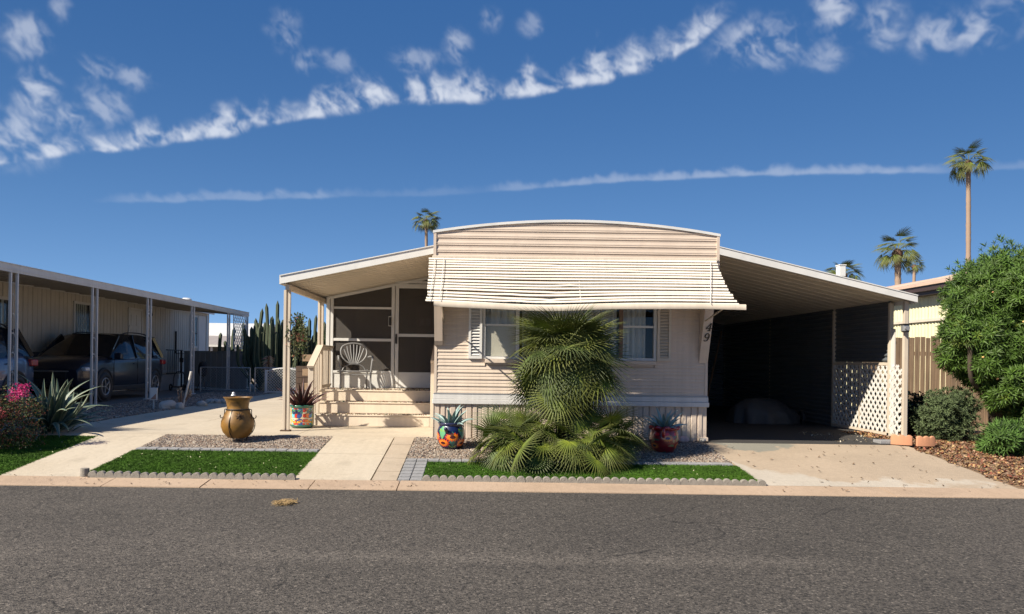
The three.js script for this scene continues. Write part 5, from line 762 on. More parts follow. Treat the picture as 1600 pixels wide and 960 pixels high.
// stones and small things along the left concrete
{
  const white = mat([0.52, 0.50, 0.46], { map: T.mottle, roughness: 0.9 }), boulder = (k, s) => { const g = new THREE.IcosahedronGeometry(1, 3), p = g.attributes.position, u = V(); for (let i = 0; i < p.count; i++) { u.fromBufferAttribute(p, i); const f = 0.72 + 0.55 * fbm(u.x * 1.5 + 5 * k, u.y * 1.5 + u.z * 1.7 + 9, k, 3); p.setXYZ(i, u.x * f * s[0], u.y * f * s[1], u.z * f * s[2]); } g.computeVertexNormals(); return g; };
  const st = (label, x, Z, s, k, group) => { const t = thing('stone', label, 'stone', [x, 0, Z], group, true, k); part(t, 'rock', boulder(k, s.map((q) => q * 0.72)).translate(0, s[1] * 0.42, 0), white); };
  st('long white boulder beside the small sign at the concrete edge', -6.48, 15.95, [0.26, 0.16, 0.16], 1); st('square white rock right of the long boulder', -6.2, 15.9, [0.13, 0.13, 0.12], 2); st('white rock with a dark hollow near the dry plant', -6.15, 17.0, [0.17, 0.11, 0.13], 3);
  for (let i = 0; i < 9; i++) st('white stone in the small heap behind the amber urn', -6.42 + (i % 5) * 0.14 + rr(-0.03, 0.03), 18.1 + Math.floor(i / 5) * 0.25, [0.10, 0.085, 0.09], 4 + i, 'white stones heaped behind the urn');
  const s = thing('garden_sign', 'small white garden sign on a stake by the white boulder', 'sign', [-6.75, 0, 15.9]); part(s, 'board', rbx(-6.83, -6.68, 0.18, 0.44, 15.9, 15.93, 0.008), M.white); part(s, 'picture', prismZ([[-6.815, 0.2], [-6.70, 0.2], [-6.70, 0.32]], 15.893, 15.898), mat([0.36, 0.22, 0.17])); part(s, 'stake', rbx(-6.77, -6.74, 0, 0.18, 15.905, 15.925, 0.004), M.whiteDirty);
  const d = thing('dry_plant', 'dry leggy succulent behind the white boulder', 'plant', [-6.35, 0, 16.3], undefined, true); const sm = mat([0.25, 0.16, 0.12], { map: T.mottle }), lm = mat([0.32, 0.26, 0.20]);
  for (let i = 0; i < 14; i++) { const a = rr(0, 6.3), h = rr(0.2, 0.42); const p = part(d, 'stem', tube([V(0, 0, 0), V(Math.cos(a) * 0.1, h * 0.5, Math.sin(a) * 0.1), V(Math.cos(a) * 0.2, h, Math.sin(a) * 0.2)], 0.009, 5, 6), sm); part(p, 'leaf', [...Array(6).keys()].map((k) => new THREE.ConeGeometry(0.011, 0.07, 5).translate(0, 0.03, 0).rotateZ(rr(0.3, 1)).rotateY(k * 1.05).translate(Math.cos(a) * 0.2, h, Math.sin(a) * 0.2)), lm); }
  part(d, 'stick', cyl(V(0.05, 0, 0), V(0.22, 0.78, 0), 0.02, 0.025), M.whiteDirty);
  const w = thing('stone', 'pink and white rocks at the foot of the skirting by the red pot', 'stone', [2.85, 0, 10.7], undefined, true); w.userData.label = 'pinkish rock at the skirting foot behind the red pot'; part(w, 'rock', boulder(31, [0.07, 0.05, 0.06]).translate(0, 0.03, 0), mat([0.55, 0.40, 0.38], { roughness: 0.9 }));
  st('white rock at the carport corner of the skirting', 3.12, 10.72, [0.08, 0.05, 0.06], 33);
}

// ---------------------------------------------------------------- plants
const fleaf = (c, tr = 0.3, rough = 0.75) => new THREE.MeshPhysicalMaterial({ color: RGB(...c), roughness: rough, transmission: tr, thickness: 0, ior: 1.4, side: THREE.DoubleSide });
function geo(pos, idx, col) { const g = new THREE.BufferGeometry(); g.setAttribute('position', new THREE.Float32BufferAttribute(pos, 3)); if (col) g.setAttribute('color', new THREE.Float32BufferAttribute(col, 3)); if (idx) g.setIndex(idx); g.computeVertexNormals(); return g; }
function instances(parent, name, g, m, list, kind = 'stuff') { const im = new THREE.InstancedMesh(g, m, list.length); list.forEach(([p, q, s, c], i) => { im.setMatrixAt(i, mtx(p, q, s)); im.setColorAt(i, c ?? RGB(1, 1, 1)); }); im.name = name; if (kind) im.userData.kind = kind; parent.add(im); return im; }
const alignY = (d) => new THREE.Quaternion().setFromUnitVectors(V(0, 1, 0), d.clone().normalize());
// big variegated agave
{
  const t = thing('variegated_agave', 'large green and cream striped agave beside the bougainvillea', 'agave', [-6.12, 0, 10.98], undefined, true);
  const col = (u, v) => { const k = 0.85 + 0.3 * hash(v * 60 | 0, (u + 2) * 5 | 0, 3); return Math.abs(u) > 0.8 ? [0.30 * k, 0.31 * k, 0.21 * k] : [0.07 * k, 0.115 * k, 0.082 * k]; };
  const L = [[0.88, 0.135, 0.25, 0.4], [0.92, 0.13, 0.5, 0.4], [0.82, 0.14, 0.8, 0.35], [0.9, 0.125, -0.2, 0.35]].map(([l, w, b, c]) => agaveLeaf(l, w, b, c, 12, col));
  rosette(t, 70, L, 0.02, 0.09, 0.04, 1.12, 0.72, 1.0);
  for (let i = 0; i < 10; i++) { const a = rr(0, 6.28); share(t, 'leaf', L[2], leafMat, V(Math.cos(a) * 0.3, 0, Math.sin(a) * 0.3 + 0.08), { q: qe(0, -a, 0).multiply(qe(0, 0, -rr(0.5, 1.2))), s: rr(0.25, 0.4) }); }
}
// bougainvillea
{
  const t = thing('bougainvillea', 'bougainvillea bush with magenta and coral bracts at the left edge', 'bush', [-6.22, gy(9.7), 9.75], undefined, true); t.scale.set(0.86, 0.84, 0.86);
  const lf = geo([0, 0, 0, 0.011, 0.018, 0.004, 0, 0.036, -0.002, -0.011, 0.018, 0.004], [0, 1, 2, 0, 2, 3]), list = [], br = [];
  const R = [0.78, 0.50, 0.58], C = V(0, 0.42, 0);
  for (let i = 0; i < 12; i++) { const a = rr(0, 6.28), r = rr(0.2, 0.55); part(t, 'branch', tube([V(0, 0, 0), V(Math.cos(a) * r * 0.5, 0.35, Math.sin(a) * r * 0.5), V(Math.cos(a) * r, rr(0.5, 0.8), Math.sin(a) * r)], 0.009, 5, 8), M.rust); }
  const cl = []; for (let i = 0; i < 70; i++) { const d = V(rr(-1, 1), rr(-0.75, 1), rr(-1, 1)).normalize().multiplyScalar(rr(0.55, 1.0)); cl.push(V(C.x + d.x * R[0], Math.max(0.05, C.y + d.y * R[1]), C.z + d.z * R[2])); }
  for (const c of cl) for (let i = 0; i < 130; i++) { const p = c.clone().add(V(rr(-1, 1), rr(-1, 1), rr(-1, 1)).multiplyScalar(0.15)); if (p.y < 0.02) continue; const k = rr(0.5, 1.4), red = rnd() < 0.30; list.push([p, rq(), rr(0.7, 1.3), red ? RGB(0.24 * k, 0.085 * k, 0.05 * k) : rnd() < 0.3 ? RGB(0.17 * k, 0.17 * k, 0.05 * k) : RGB(0.045 * k, 0.085 * k, 0.03 * k)]); }
  const spots = [[0.50, 0.90, 0.05, 0.13, 0], [0.42, 0.83, 0.1, 0.1, 0], [0.02, 0.62, 0.5, 0.16, 0], [0.16, 0.55, 0.55, 0.13, 0], [-0.1, 0.58, 0.52, 0.14, 0], [-0.15, 0.32, 0.55, 0.12, 1], [0.02, 0.70, 0.42, 0.14, 1], [-0.25, 0.75, 0.35, 0.16, 1], [0.22, 0.36, 0.52, 0.08, 1], [0.36, 0.58, 0.4, 0.12, 1], [0.1, 0.45, 0.58, 0.10, 1], [-0.45, 0.5, 0.4, 0.16, 0]];
  for (const [x, y, z, r, k] of spots) for (let i = 0; i < 190 * (r / 0.13) ** 2; i++) { const d = V(rr(-1, 1), rr(-1, 1), rr(-1, 1)).multiplyScalar(r * 0.75), s = rr(0.7, 1.2); br.push([V(x + d.x, y + d.y, z + d.z), rq(), rr(0.7, 1.2), k ? RGB(0.50 * s, 0.10 * s, 0.10 * s) : RGB(0.62 * s, 0.03 * s, 0.21 * s)]); }
  instances(t, 'crown', lf, fleaf([1, 1, 1], 0.25), list); instances(t, 'bracts', lf, fleaf([1, 1, 1], 0.35), br);
}
// fan leaf: stalk along +y from the origin, blade spread round its tip
function fanLeaf(stalk, R, n, spread, droop, wid, fold = 0.5, cup = 0.15) {     // fold: how far the blade tips down from the stalk
  const pos = [], col = [], tri = (...p) => p.forEach((q) => pos.push(q.x, q.y, q.z)), c3 = (k, m) => { for (let i = 0; i < m; i++) col.push(...k); };
  const sw = 0.007 * R / 0.4, bend = (y) => -0.12 * (y / stalk) ** 2 * stalk, cf = Math.cos(fold), sf = Math.sin(fold);
  for (let j = 0; j < 3; j++) { const a = stalk * j / 3, b = stalk * (j + 1) / 3, A = V(-sw, a, bend(a)), B = V(sw, a, bend(a)), C = V(sw * 0.8, b, bend(b)), D = V(-sw * 0.8, b, bend(b)); tri(A, B, C, A, C, D); const E = V(0, a, bend(a) - sw), F = V(0, b, bend(b) - sw); tri(A, D, F, A, F, E); tri(B, E, F, B, F, C); c3([0.20, 0.22, 0.07], 18); }
  const o = V(0, stalk, bend(stalk));
  for (let i = 0; i < n; i++) {
    const f = i / (n - 1) * 2 - 1, a = f * spread / 2, L = R * (1 - 0.18 * f * f) * rr(0.88, 1.08), d = V(Math.sin(a), Math.cos(a), 0), side = V(Math.cos(a), -Math.sin(a), 0), dr = droop * rr(0.6, 1.5);
    const at = (r, s, ridge = 0) => { const z = -cup * r * r / R - ridge, q = V(0, 0, z).addScaledVector(d, r).addScaledVector(side, s), h = dr * Math.pow(r / R, 2.2) * R * (0.35 + 0.65 * Math.max(0, Math.cos(a) * 0.6 + 0.4)); return V(q.x, q.y * cf + q.z * sf - h * sf * 0.3, q.z * cf - q.y * sf - h * (0.4 + 0.6 * cf)).add(o); };
    const w0 = 0.30 * R * (spread / n) * 0.5, w1 = wid * R * 0.5, g = rr(0.8, 1.2), k1 = [0.105 * g, 0.135 * g, 0.020 * g], k0 = [0.18 * g, 0.21 * g, 0.024 * g], k2 = [0.105 * g, 0.115 * g, 0.030 * g];
    const r = [0.02 * R, 0.32 * L, 0.66 * L, L], w = [w0 * 0.2, w0 * 1.05, w1, 0.0008];
    for (let j = 0; j < 3; j++) for (const s of [-1, 1]) { const A = at(r[j], 0, 0.0), B = at(r[j], s * w[j], w[j] * 0.45), C = at(r[j + 1], s * w[j + 1], w[j + 1] * 0.45), D = at(r[j + 1], 0, 0); tri(A, B, C, A, C, D); col.push(...[k0, k1, k2][j], ...[k0, k1, k2][j], ...[k1, k2, k2][j], ...[k0, k1, k2][j], ...[k1, k2, k2][j], ...[k1, k2, k2][j]); }
  }
  return geo(pos, null, col);
}
const frondMat = new THREE.MeshPhysicalMaterial({ color: RGB(1, 1, 1), vertexColors: true, roughness: 0.6, transmission: 0.12, thickness: 0, ior: 1.4, side: THREE.DoubleSide });
const deadMat = mat([0.22, 0.15, 0.08], { roughness: 0.95, side: THREE.DoubleSide });
const frondQ = (az, el, twist = 0) => { const d = V(Math.cos(el) * Math.sin(az), Math.sin(el), Math.cos(el) * Math.cos(az)), up = Math.abs(d.y) > 0.97 ? V(Math.sin(az), 0, Math.cos(az)).multiplyScalar(-Math.sign(d.y)) : V(0, 1, 0), x = V().crossVectors(d, up).normalize(), z = V().crossVectors(x, d); return new THREE.Quaternion().setFromRotationMatrix(new THREE.Matrix4().makeBasis(x, d, z.negate().negate())).multiply(qe(0, twist, 0)); };
{
  const t = thing('fan_palm', 'clumping Mediterranean fan palm with round crown before the window', 'palm', [1.06, gy(9.5), 9.5], undefined, true), H = 1.27;
  const L = [...Array(10).keys()].map((i) => fanLeaf(rr(0.28, 0.40), rr(0.40, 0.47), 28 + (i % 3) * 3, rr(3.5, 4.6), 0.05 + 0.30 * (i / 9) * rnd(), rr(0.026, 0.034), 0.15 + 1.25 * (i / 9), rr(0.05, 0.35)));
  const disc = [fanLeaf(0.36, 0.42, 40, 5.5, 0.08, 0.026, 1.95, 0.2), fanLeaf(0.30, 0.44, 42, 5.7, 0.12, 0.026, 1.7, 0.25)], tints = [[1.12, 1.16, 0.85], [0.95, 1.02, 1], [0.66, 0.80, 1.0]].map((c) => { const m = frondMat.clone(); m.color.setRGB(...c); return m; }), tint = () => tints[Math.floor(rnd() * 3)];
  part(t, 'trunk', grid(20, 40, (u, v) => { const a = u * 6.2832, y = v * (H - 0.05), r = lerp(0.13, 0.10, v) + 0.018 * fbm(u * 12, v * 30, 5, 2, 12, 30) + 0.012 * Math.abs(Math.sin(a * 7 + v * 60)); return V(Math.cos(a) * r + 0.03 * Math.sin(v * 3), y - 0.05, Math.sin(a) * r); }), mat([0.10, 0.07, 0.045], { map: T.wood, roughness: 1 }));
  const N = 84;
  for (let i = 0; i < N; i++) {
    const k = (i + 0.5) / N, s = 1 - 1.68 * k, el = Math.asin(clamp(s, -0.94, 0.98)) + rr(-0.3, 0.3), az = i * 2.39996 + rr(-0.5, 0.5), g = clamp(Math.round((el > 0.8 ? 1.5 : el > 0.2 ? 5.5 : el > -0.4 ? 6 : 4) + rr(-3.2, 3.2)), 0, 9);
    share(t, 'frond', L[g], tint(), V(Math.sin(az) * 0.06, H + 0.04 - 0.24 * k, Math.cos(az) * 0.06), { q: frondQ(az, el * 0.95, rr(-1.0, 1.0)), s: rr(0.78, 1.12) });
  }
  for (const [az, el, l, s] of [[-0.75, 1.05, 0, 1.15], [0.75, 0.95, 1, 1.2], [0.85, 0.45, 0, 1.15], [-0.2, 0.8, 1, 1.0], [-1.25, 0.7, 0, 1.1], [-0.8, 0.35, 1, 1.05], [1.5, 0.75, 1, 1.0], [0.15, 1.25, 0, 1.1]]) share(t, 'frond', disc[l], tint(), V(0, H, 0.03), { q: frondQ(az, el, rr(-0.25, 0.25)), s });
  for (let i = 0; i < 12; i++) share(t, 'frond', L[i % 4], tint(), V(0, H, 0), { q: frondQ(i * 0.53, rr(0.75, 1.35), rr(-1, 1)), s: rr(0.95, 1.15) });
  for (const [az, el, l, s] of [[-0.5, 1.15, 1, 1.05], [0.95, 0.85, 7, 1.15], [0.75, 0.3, 8, 1.05], [-0.9, 0.85, 4, 1.1], [-1.3, 0.35, 5, 1.1], [1.35, 0.5, 4, 1.1], [0.45, 1.05, 2, 1.1], [1.2, 1.0, 2, 1.1], [-1.1, 1.05, 1, 1.05]]) share(t, 'frond', L[l], tint(), V(0, H, 0.03), { q: frondQ(az, el, rr(-0.3, 0.3)), s });
  for (let i = 0; i < 14; i++) { const az = rr(0, 6.28); share(t, 'dry_frond', L[3], deadMat, V(Math.sin(az) * 0.08, H - 0.28, Math.cos(az) * 0.08), { q: frondQ(az, rr(-1.35, -1.0), rr(-0.6, 0.6)), s: rr(0.6, 0.8) }); }
  // suckers round the foot
  const heads = [[-0.38, 0.26, 0.10, 0.92, 12], [-0.64, 0.22, 0.02, 0.98, 12], [-0.26, 0.28, -0.16, 0.85, 8], [0.02, 0.18, 0.34, 0.9, 10], [0.42, 0.20, 0.12, 1.0, 12], [0.62, 0.20, -0.12, 0.95, 10], [-0.50, 0.14, 0.34, 0.95, 11], [0.30, 0.10, 0.36, 0.9, 9], [-0.82, 0.10, 0.12, 0.9, 8], [0.26, 0.20, -0.2, 0.8, 7]];
  for (const [x, y, z, s, n] of heads) {
    part(t, 'sucker_stem', cyl(V(x * 0.55, -0.04, z * 0.55), V(x, y, z), 0.045, 0.035, 8), mat([0.09, 0.065, 0.04], { map: T.wood, roughness: 1 }));
    for (let i = 0; i < n; i++) { const out = Math.atan2(x, z + 0.12), az = out + (i / n - 0.5) * 5.0 + rr(-0.4, 0.4), el = lerp(1.35, -0.05, Math.pow((i * 0.618) % 1, 0.8)); share(t, 'frond', L[clamp(Math.round((el > 0.8 ? 1.5 : 4.5) + rr(-2.5, 3)), 0, 9)], tint(), V(x, y, z), { q: frondQ(az, el, rr(-1.1, 1.1)), s: s * rr(0.72, 1.02) }); }
  }
}
// distant desert fan palms
{
  const L = [fanLeaf(0.60, 0.50, 20, 2.9, 0.35, 0.065, 0.4), fanLeaf(0.60, 0.50, 18, 2.4, 0.55, 0.065, 0.55), fanLeaf(0.56, 0.50, 18, 2.9, 0.25, 0.065, 0.15)];
  const palm = (label, [x, Z], top, base0, crown, lean, n, rT) => {
    const t = thing('desert_fan_palm', label, 'palm', [x, base0, Z], undefined, true), H = top - base0 - crown * 0.62, at = (v) => V(lean * v * v * H * 0.1, v * H, 0);
    part(t, 'trunk', grid(12, 60, (u, v) => { const a = u * 6.2832, r = rT * (1 - 0.18 * v) * (1 + 0.10 * (((v * H * 2.2) % 1) < 0.3 ? 1 : 0)), c = at(v); return V(c.x + Math.cos(a) * r, c.y, Math.sin(a) * r); }), mat([0.34, 0.245, 0.18], { map: T.streak, roughness: 1 }));
    const c = at(1);
    part(t, 'leaf_bases', lathe([[rT * 0.85, -0.40], [rT * 1.5, -0.22], [rT * 1.6, -0.02], [rT * 0.9, 0.12], [0.01, 0.18]].map(([r, y]) => [r, y * crown]), 9).translate(c.x, c.y, c.z), mat([0.15, 0.075, 0.045], { map: T.wood }));
    for (let i = 0; i < n; i++) { const k = (i + 0.5) / n, el = Math.asin(clamp(0.98 - 1.5 * k, -1, 1)) + rr(-0.15, 0.15), az = i * 2.39996 + rr(-0.4, 0.4); share(t, 'frond', L[el < 0 ? 1 : i % 3], frondMat, V(c.x, c.y + 0.05 * crown, 0), { q: frondQ(az, el, rr(-0.5, 0.5)), s: crown * rr(0.85, 1.1) }); }
    for (let i = 0; i < 8; i++) share(t, 'dry_frond', L[1], deadMat, V(c.x, c.y, 0), { q: frondQ(i * 0.8, -1.3), s: crown * 0.45 });
  };
  palm('tallest lone palm rising above the big flowering shrub', [34.3, 54], 16.3, 0, 1.45, -0.08, 34, 0.17);
  palm('larger of the twin palms beyond the brown eaves', [30.5, 56], 10.4, 0, 1.65, -0.15, 34, 0.24);
  palm('smaller of the twin palms, with a thin grey trunk', [56.3, 100], 14.9, 0, 1.35, 0.1, 28, 0.22);
  palm('palm crown peeping over the carport roof behind the vent', [35.4, 75], 11.0, 0, 1.75, 0.0, 32, 0.25);
  palm('lone palm above the porch roof left of the arched front', [-6.35, 90], 18.4, 0, 1.75, -0.1, 34, 0.2);
}
// columnar cacti
{
  const m = new THREE.MeshStandardMaterial({ color: RGB(1, 1, 1), vertexColors: true, roughness: 0.85 }), ribs = (g) => { const n = g.attributes.position.count, c = new Float32Array(n * 3), uv = g.attributes.uv; for (let i = 0; i < n; i++) { const k = Math.max(0, Math.cos(uv.getX(i) * 6.2832 * 5)), w = 0.8 + 0.4 * hash(i, 3, 9); c[i * 3] = lerp(0.04, 0.14, k * k) * w; c[i * 3 + 1] = lerp(0.06, 0.155, k * k) * w; c[i * 3 + 2] = lerp(0.032, 0.095, k * k) * w; } g.setAttribute('color', new THREE.BufferAttribute(c, 3)); return g; };
  const col = (pts, r) => { const cv = new THREE.CatmullRomCurve3(pts), fr = cv.computeFrenetFrames(22, false); return grid(30, 22, (u, v) => { const a = u * 6.2832, i = Math.round(v * 22), p = cv.getPoint(v), rad = r * (1 + 0.2 * Math.cos(a * 5)) * (v > 0.955 ? Math.sqrt(Math.max(0.02, 1 - ((v - 0.955) / 0.045) ** 2)) : 1); return p.addScaledVector(V(1, 0, 0), Math.cos(a) * rad).addScaledVector(V(0, 0, 1), Math.sin(a) * rad); }); };
  const cmesh = (t, g) => { const o = new THREE.Mesh(ribs(g), m); o.name = 'column'; t.add(o); };
  const clump = (label, [x, Z], w, d, list) => { const t = thing('columnar_cactus', label, 'cactus', [x, 0, Z], undefined, true); for (const [px, top, r] of list) { const z = rr(-d, d), bx0 = px * 0.35; cmesh(t, col([V(bx0, -0.05, z * 0.4), V(lerp(bx0, px, 0.5) , 0.30 + 0.1 * rnd(), z * 0.8), V(px, 0.75 + 0.3 * rnd(), z), V(px + rr(-0.04, 0.04), lerp(0.8, top, 0.6), z), V(px + rr(-0.05, 0.05), top, z)], r * 0.62)); } };
  const big = []; for (let i = 0; i < 84; i++) { const x = rr(-1.1, 1.1); big.push([x, 1.25 + 1.1 * (1 - Math.abs(x) * 0.35) * rnd() + 0.2, rr(0.065, 0.09)]); }
  clump('dense clump of tall columnar cacti between carport and porch post', [-7.0, 26.2], 1, 0.7, [...big, [-0.42, 2.75, 0.085], [-0.28, 2.55, 0.08], [0.02, 3.05, 0.085], [-0.12, 2.9, 0.08], [0.22, 2.45, 0.08], [-0.75, 2.45, 0.085], [-0.9, 2.3, 0.08]]);
  const sm = []; for (let i = 0; i < 26; i++) { const x = rr(-0.6, 0.6); sm.push([x, 1.7 + 0.6 * rnd(), rr(0.06, 0.085)]); }
  clump('columnar cactus clump behind the hanging vine', [-5.75, 27], 0.6, 0.4, [...sm, [0.0, 2.6, 0.08], [-0.2, 2.5, 0.08], [0.2, 2.4, 0.08]]);
  clump('branching cactus behind the grey lattice screen', [-9.0, 29], 0.6, 0.4, [[-0.5, 1.7, 0.09], [-0.75, 2.0, 0.09], [-0.2, 2.2, 0.09], [0.1, 2.4, 0.09], [0.4, 2.1, 0.09], [0.6, 2.4, 0.09], [-0.35, 1.9, 0.08], [0.25, 1.9, 0.08]]);
  clump('slim cactus with side shoots left of the leafy tree', [-4.95, 26], 0.3, 0.2, [[0.0, 2.0, 0.06], [0.12, 2.3, 0.055], [0.22, 2.75, 0.06], [-0.15, 1.7, 0.06]]);
  const f = thing('dry_yucca', 'shaggy pale yucca stalk leaning at the foot of the cacti', 'yucca', [-6.95, 0, 24.9], undefined, true), fl = []; for (let i = 0; i < 260; i++) { const y = rr(0.05, 1.15), a = rr(0, 6.28); fl.push([V(0.1 * Math.sin(y * 2) + Math.cos(a) * 0.05, y, Math.sin(a) * 0.05), qe(0, -a, 0).multiply(qe(0, 0, -rr(1.7, 2.6))), rr(0.7, 1.2), RGB(rr(0.3, 0.5), rr(0.24, 0.4), rr(0.16, 0.28))]); }
  part(f, 'stalk', tube([V(0, 0, 0), V(0.05, 0.5, 0), V(0.08, 1.15, 0)], 0.05, 7, 10), M.rust); instances(f, 'leaves', geo([-0.014, 0, 0, 0.014, 0, 0, 0, 0.2, 0], [0, 1, 2]), mat([1, 1, 1], { side: THREE.DoubleSide }), fl);
}
// leafy trees and shrubs: whorls of narrow leaves
const whorl = (n, L, w, open, droop) => { const pos = [], idx = []; for (let i = 0; i < n; i++) { const a = i * 2.39996, e = lerp(0.25, open, i / n) , l = L * rr(0.8, 1.1), c = Math.cos(a), s = Math.sin(a), pt = (k, sd) => { const r = l * k * Math.sin(e), y = l * k * Math.cos(e) - droop * l * k * k, ww = sd * w * (k < 0.5 ? 0.5 + k : 1) ; return [c * r - s * ww, y + 0.2 * Math.abs(ww), s * r + c * ww]; }; const b = pos.length / 3; pos.push(...pt(0.02, 0.3), ...pt(0.02, -0.3), ...pt(0.45, 1), ...pt(0.45, -1), ...pt(1, 0)); idx.push(b, b + 1, b + 2, b + 1, b + 3, b + 2, b + 2, b + 3, b + 4); } return geo(pos, idx); };
function crownOf(R, C, nc, per, r, floor, flat = 1) { const list = []; for (let i = 0; i < nc; i++) { const d = V(rr(-1, 1), rr(-1, 1), rr(-1, 1)).normalize().multiplyScalar(Math.pow(rnd(), 0.35)), c = V(C[0] + d.x * R[0], C[1] + d.y * R[1], C[2] + d.z * R[2]), rc = r * rr(0.65, 1.2); for (let j = 0; j < per; j++) { const o = V(rr(-1, 1), rr(-1, 1), rr(-1, 1)); if (o.length() > 1) { j--; continue; } o.multiplyScalar(rc); o.y *= flat; const p = c.clone().add(o); if (p.y < floor) continue; const out = o.clone().multiplyScalar(2 / rc).add(d).add(V(rr(-0.7, 0.7), rr(0.1, 1.2), rr(-0.7, 0.7))); list.push([p, alignY(out).multiply(qe(0, rr(0, 6), 0)), rr(0.75, 1.2), 1]); } } return list; }
const tinted = (l, f) => l.map(([p, q, s]) => [p, q, s, f(p)]);
{
  const t = thing('flowering_shrub_tree', 'big bright green shrub tree with yellow flowers at the right edge', 'tree', [7.75, 0, 11.5], undefined, true);
  for (const [a, b, c] of [[-0.35, 1.2, 0.1], [0.25, 1.5, -0.2], [0.7, 1.3, 0.3], [-0.1, 1.9, 0.25], [1.1, 1.0, -0.1], [-0.6, 0.9, 0.35]]) part(t, 'limb', tube([V(0.0, 0.3, 0), V(a * 0.4, 0.7, c * 0.4), V(a, b, c), V(a * 1.4 + 0.1, b + 0.6, c * 1.5)], 0.035, 7, 14), mat([0.12, 0.09, 0.065], { map: T.wood, roughness: 1 }));
  part(t, 'trunk', [tube([V(0, -0.05, 0), V(0.03, 0.2, 0), V(0, 0.45, 0.02)], 0.13, 10, 8)], mat([0.12, 0.09, 0.065], { map: T.wood, roughness: 1 }));
  const tint = (p) => { const k = rr(0.65, 1.3), y = rnd() < 0.06 ? 1 : 0; return RGB((0.078 + 0.04 * y) * k, (0.150 + 0.02 * y) * k, 0.018 * k); };
  const l = [...crownOf([1.2, 1.12, 1.1], [0.68, 1.84, 0.0], 200, 78, 0.30, 0.3), ...crownOf([0.5, 0.45, 0.4], [-0.42, 1.38, 0.25], 34, 60, 0.24, 0.4), ...crownOf([0.55, 0.45, 0.4], [-0.2, 2.1, 0.15], 26, 58, 0.26, 0.4), ...crownOf([0.7, 0.36, 0.4], [0.5, 0.75, 0.45], 30, 54, 0.22, 0.25), ...crownOf([0.42, 0.3, 0.36], [-0.02, 0.82, 0.42], 26, 52, 0.2, 0.3), ...crownOf([0.6, 0.3, 0.4], [0.55, 0.45, 0.5], 26, 50, 0.2, 0.15), ...crownOf([0.9, 0.5, 0.5], [1.0, 0.75, 0.5], 34, 56, 0.24, 0.3)];
  instances(t, 'crown', whorl(11, 0.13, 0.0085, 1.5, 0.25), fleaf([1, 1, 1], 0.28, 0.6), tinted(l, tint));
  const fl = new THREE.SphereGeometry(0.024, 8, 6).scale(1, 0.8, 1), fm = [mat([0.42, 0.22, 0.10], { roughness: 0.7 }), mat([0.55, 0.34, 0.12], { roughness: 0.7 })];
  for (let i = 0; i < 30; i++) { const a = rr(-1.3, 0.7), e = rr(-0.7, 0.75), d = V(Math.sin(a) * Math.cos(e), Math.sin(e), Math.cos(a) * Math.cos(e)); share(t, 'flower', fl, fm[i % 2], V(0.55 + d.x * 1.42, 1.75 + d.y * 1.38, d.z * 1.42), { s: rr(0.5, 0.85) }); }
  const shrub = (name, label, cat, at, R, nc, per, r, g, tf, m = fleaf([1, 1, 1], 0.22)) => { const s = thing(name, label, cat, at, undefined, true); for (let i = 0; i < 7; i++) { const a = i * 0.9; part(s, 'stem', tube([V(0, 0, 0), V(Math.cos(a) * R[0] * 0.3, R[1] * 0.8, Math.sin(a) * R[2] * 0.3), V(Math.cos(a) * R[0] * 0.7, R[1] * 1.5, Math.sin(a) * R[2] * 0.7)], 0.009, 5, 8), M.rust); } instances(s, 'crown', g, m, tinted(crownOf(R, [0, R[1] * 0.95, 0], nc, per, r, 0.02), tf)); return s; };
  const small = whorl(7, 0.045, 0.011, 1.45, 0.1), mid = whorl(8, 0.06, 0.007, 1.4, 0.1);
  shrub('dark_shrub', 'dark green rounded shrub at the fence foot beside the lattice', 'shrub', [6.95, 0, 12.2], [0.36, 0.30, 0.3], 40, 46, 0.15, small, () => { const k = rr(0.5, 1.2); return RGB(0.025 * k, 0.05 * k, 0.02 * k); });
  shrub('dark_shrub', 'second dark shrub between the fence and the grey-green bush', 'shrub', [7.55, 0, 12.8], [0.4, 0.30, 0.3], 36, 44, 0.16, small, () => { const k = rr(0.5, 1.2); return RGB(0.025 * k, 0.052 * k, 0.02 * k); });
  shrub('grey_green_bush', 'spreading grey-green bush before the fence and under the shrub tree', 'shrub', [7.0, 0, 11.45], [0.44, 0.36, 0.38], 60, 52, 0.15, mid, () => { const k = rr(0.6, 1.3); return RGB(0.10 * k, 0.14 * k, 0.055 * k); });
  shrub('leafy_sprout', 'low bright leafy sprout at the lower right picture edge', 'shrub', [7.05, gy(10.2), 10.2], [0.28, 0.2, 0.25], 22, 30, 0.14, whorl(10, 0.12, 0.009, 1.4, 0.2), () => { const k = rr(0.7, 1.3); return RGB(0.07 * k, 0.145 * k, 0.022 * k); });
  shrub('leafy_sprout', 'pale leafy sprout on the ground beside the trunk', 'shrub', [7.3, 0, 11.9], [0.22, 0.25, 0.2], 14, 26, 0.13, whorl(10, 0.11, 0.009, 1.4, 0.2), () => { const k = rr(0.7, 1.3); return RGB(0.10 * k, 0.17 * k, 0.03 * k); });
  shrub('backyard_tree', 'round leafy tree above the tan block wall left of the screen room', 'tree', [-4.6, 0.7, 25.5], [0.75, 0.75, 0.7], 70, 60, 0.26, whorl(8, 0.10, 0.02, 1.4, 0.1), () => { const k = rr(0.5, 1.3); return RGB(0.06 * k, 0.10 * k, 0.022 * k); });
}
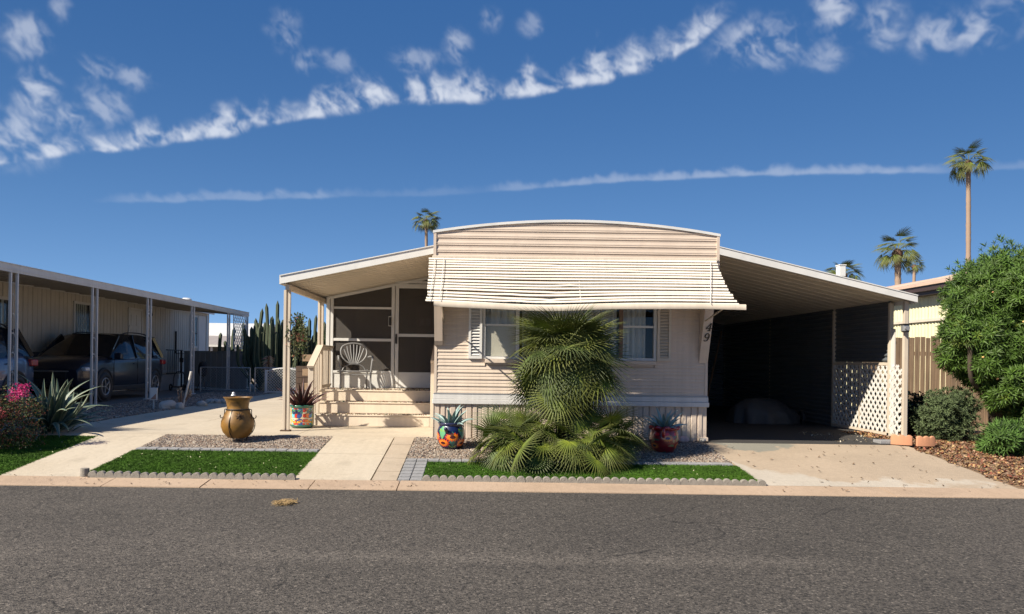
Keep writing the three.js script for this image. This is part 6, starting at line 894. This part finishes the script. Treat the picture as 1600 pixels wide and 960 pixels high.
// hanging vine on the porch post
{
  const t = thing('hanging_vine', 'leafy trailing vine hanging from a black bracket on the porch post', 'hanging plant', [-2.76, 1.5, 11.5], undefined, true), list = [], lf = geo([0, 0, 0, 0.02, 0.026, 0.004, 0, 0.05, -0.003, -0.02, 0.026, 0.004], [0, 1, 2, 0, 2, 3]);
  part(t, 'bracket', [rbx(-0.19, -0.07, -0.085, -0.055, -0.03, 0.06, 0.005), rbx(-0.19, -0.07, -0.03, 0, -0.03, 0.06, 0.005), tube([V(-0.13, -0.04, -0.02), V(-0.05, 0.02, -0.02), V(0.05, 0.02, -0.03), V(0.06, -0.04, -0.03)], 0.008, 6, 16)], M.iron);
  part(t, 'pot', lathe([[0.001, -0.16], [0.05, -0.16], [0.075, -0.02], [0.08, -0.015], [0.07, -0.02]], 16).translate(0.05, 0, -0.03), mat([0.22, 0.10, 0.06]));
  for (let i = 0; i < 46; i++) { const a = rr(0, 6.28), r = rr(0.03, 0.17), len = rr(0.15, 0.62), up = rr(0, 0.26); const c = new THREE.CatmullRomCurve3([V(0.04, 0, -0.03), V(0.04 + Math.cos(a) * r * 0.7, up, Math.sin(a) * r * 0.7), V(0.04 + Math.cos(a) * r, up - len * 0.5, Math.sin(a) * r), V(0.02 + Math.cos(a) * r * 1.1, up - len, Math.sin(a) * r)]); if (i < 20) part(t, 'stem', new THREE.TubeGeometry(c, 10, 0.0025, 4), M.rust); for (let j = 0; j < 22; j++) { const k = rr(0.5, 1.3); list.push([c.getPoint(rnd()).add(V(rr(-0.03, 0.03), rr(-0.02, 0.02), rr(-0.03, 0.03))), rq(), rr(0.5, 1.05), rnd() < 0.05 ? RGB(0.35, 0.12, 0.08) : rnd() < 0.3 ? RGB(0.22 * k, 0.24 * k, 0.10 * k) : RGB(0.07 * k, 0.11 * k, 0.03 * k)]); } }
  instances(t, 'leaves', lf, fleaf([1, 1, 1], 0.3), list);
}
scene.traverse((o) => { if (o.isMesh) { o.castShadow = true; o.receiveShadow = true; } });
renderer.render(scene, camera);
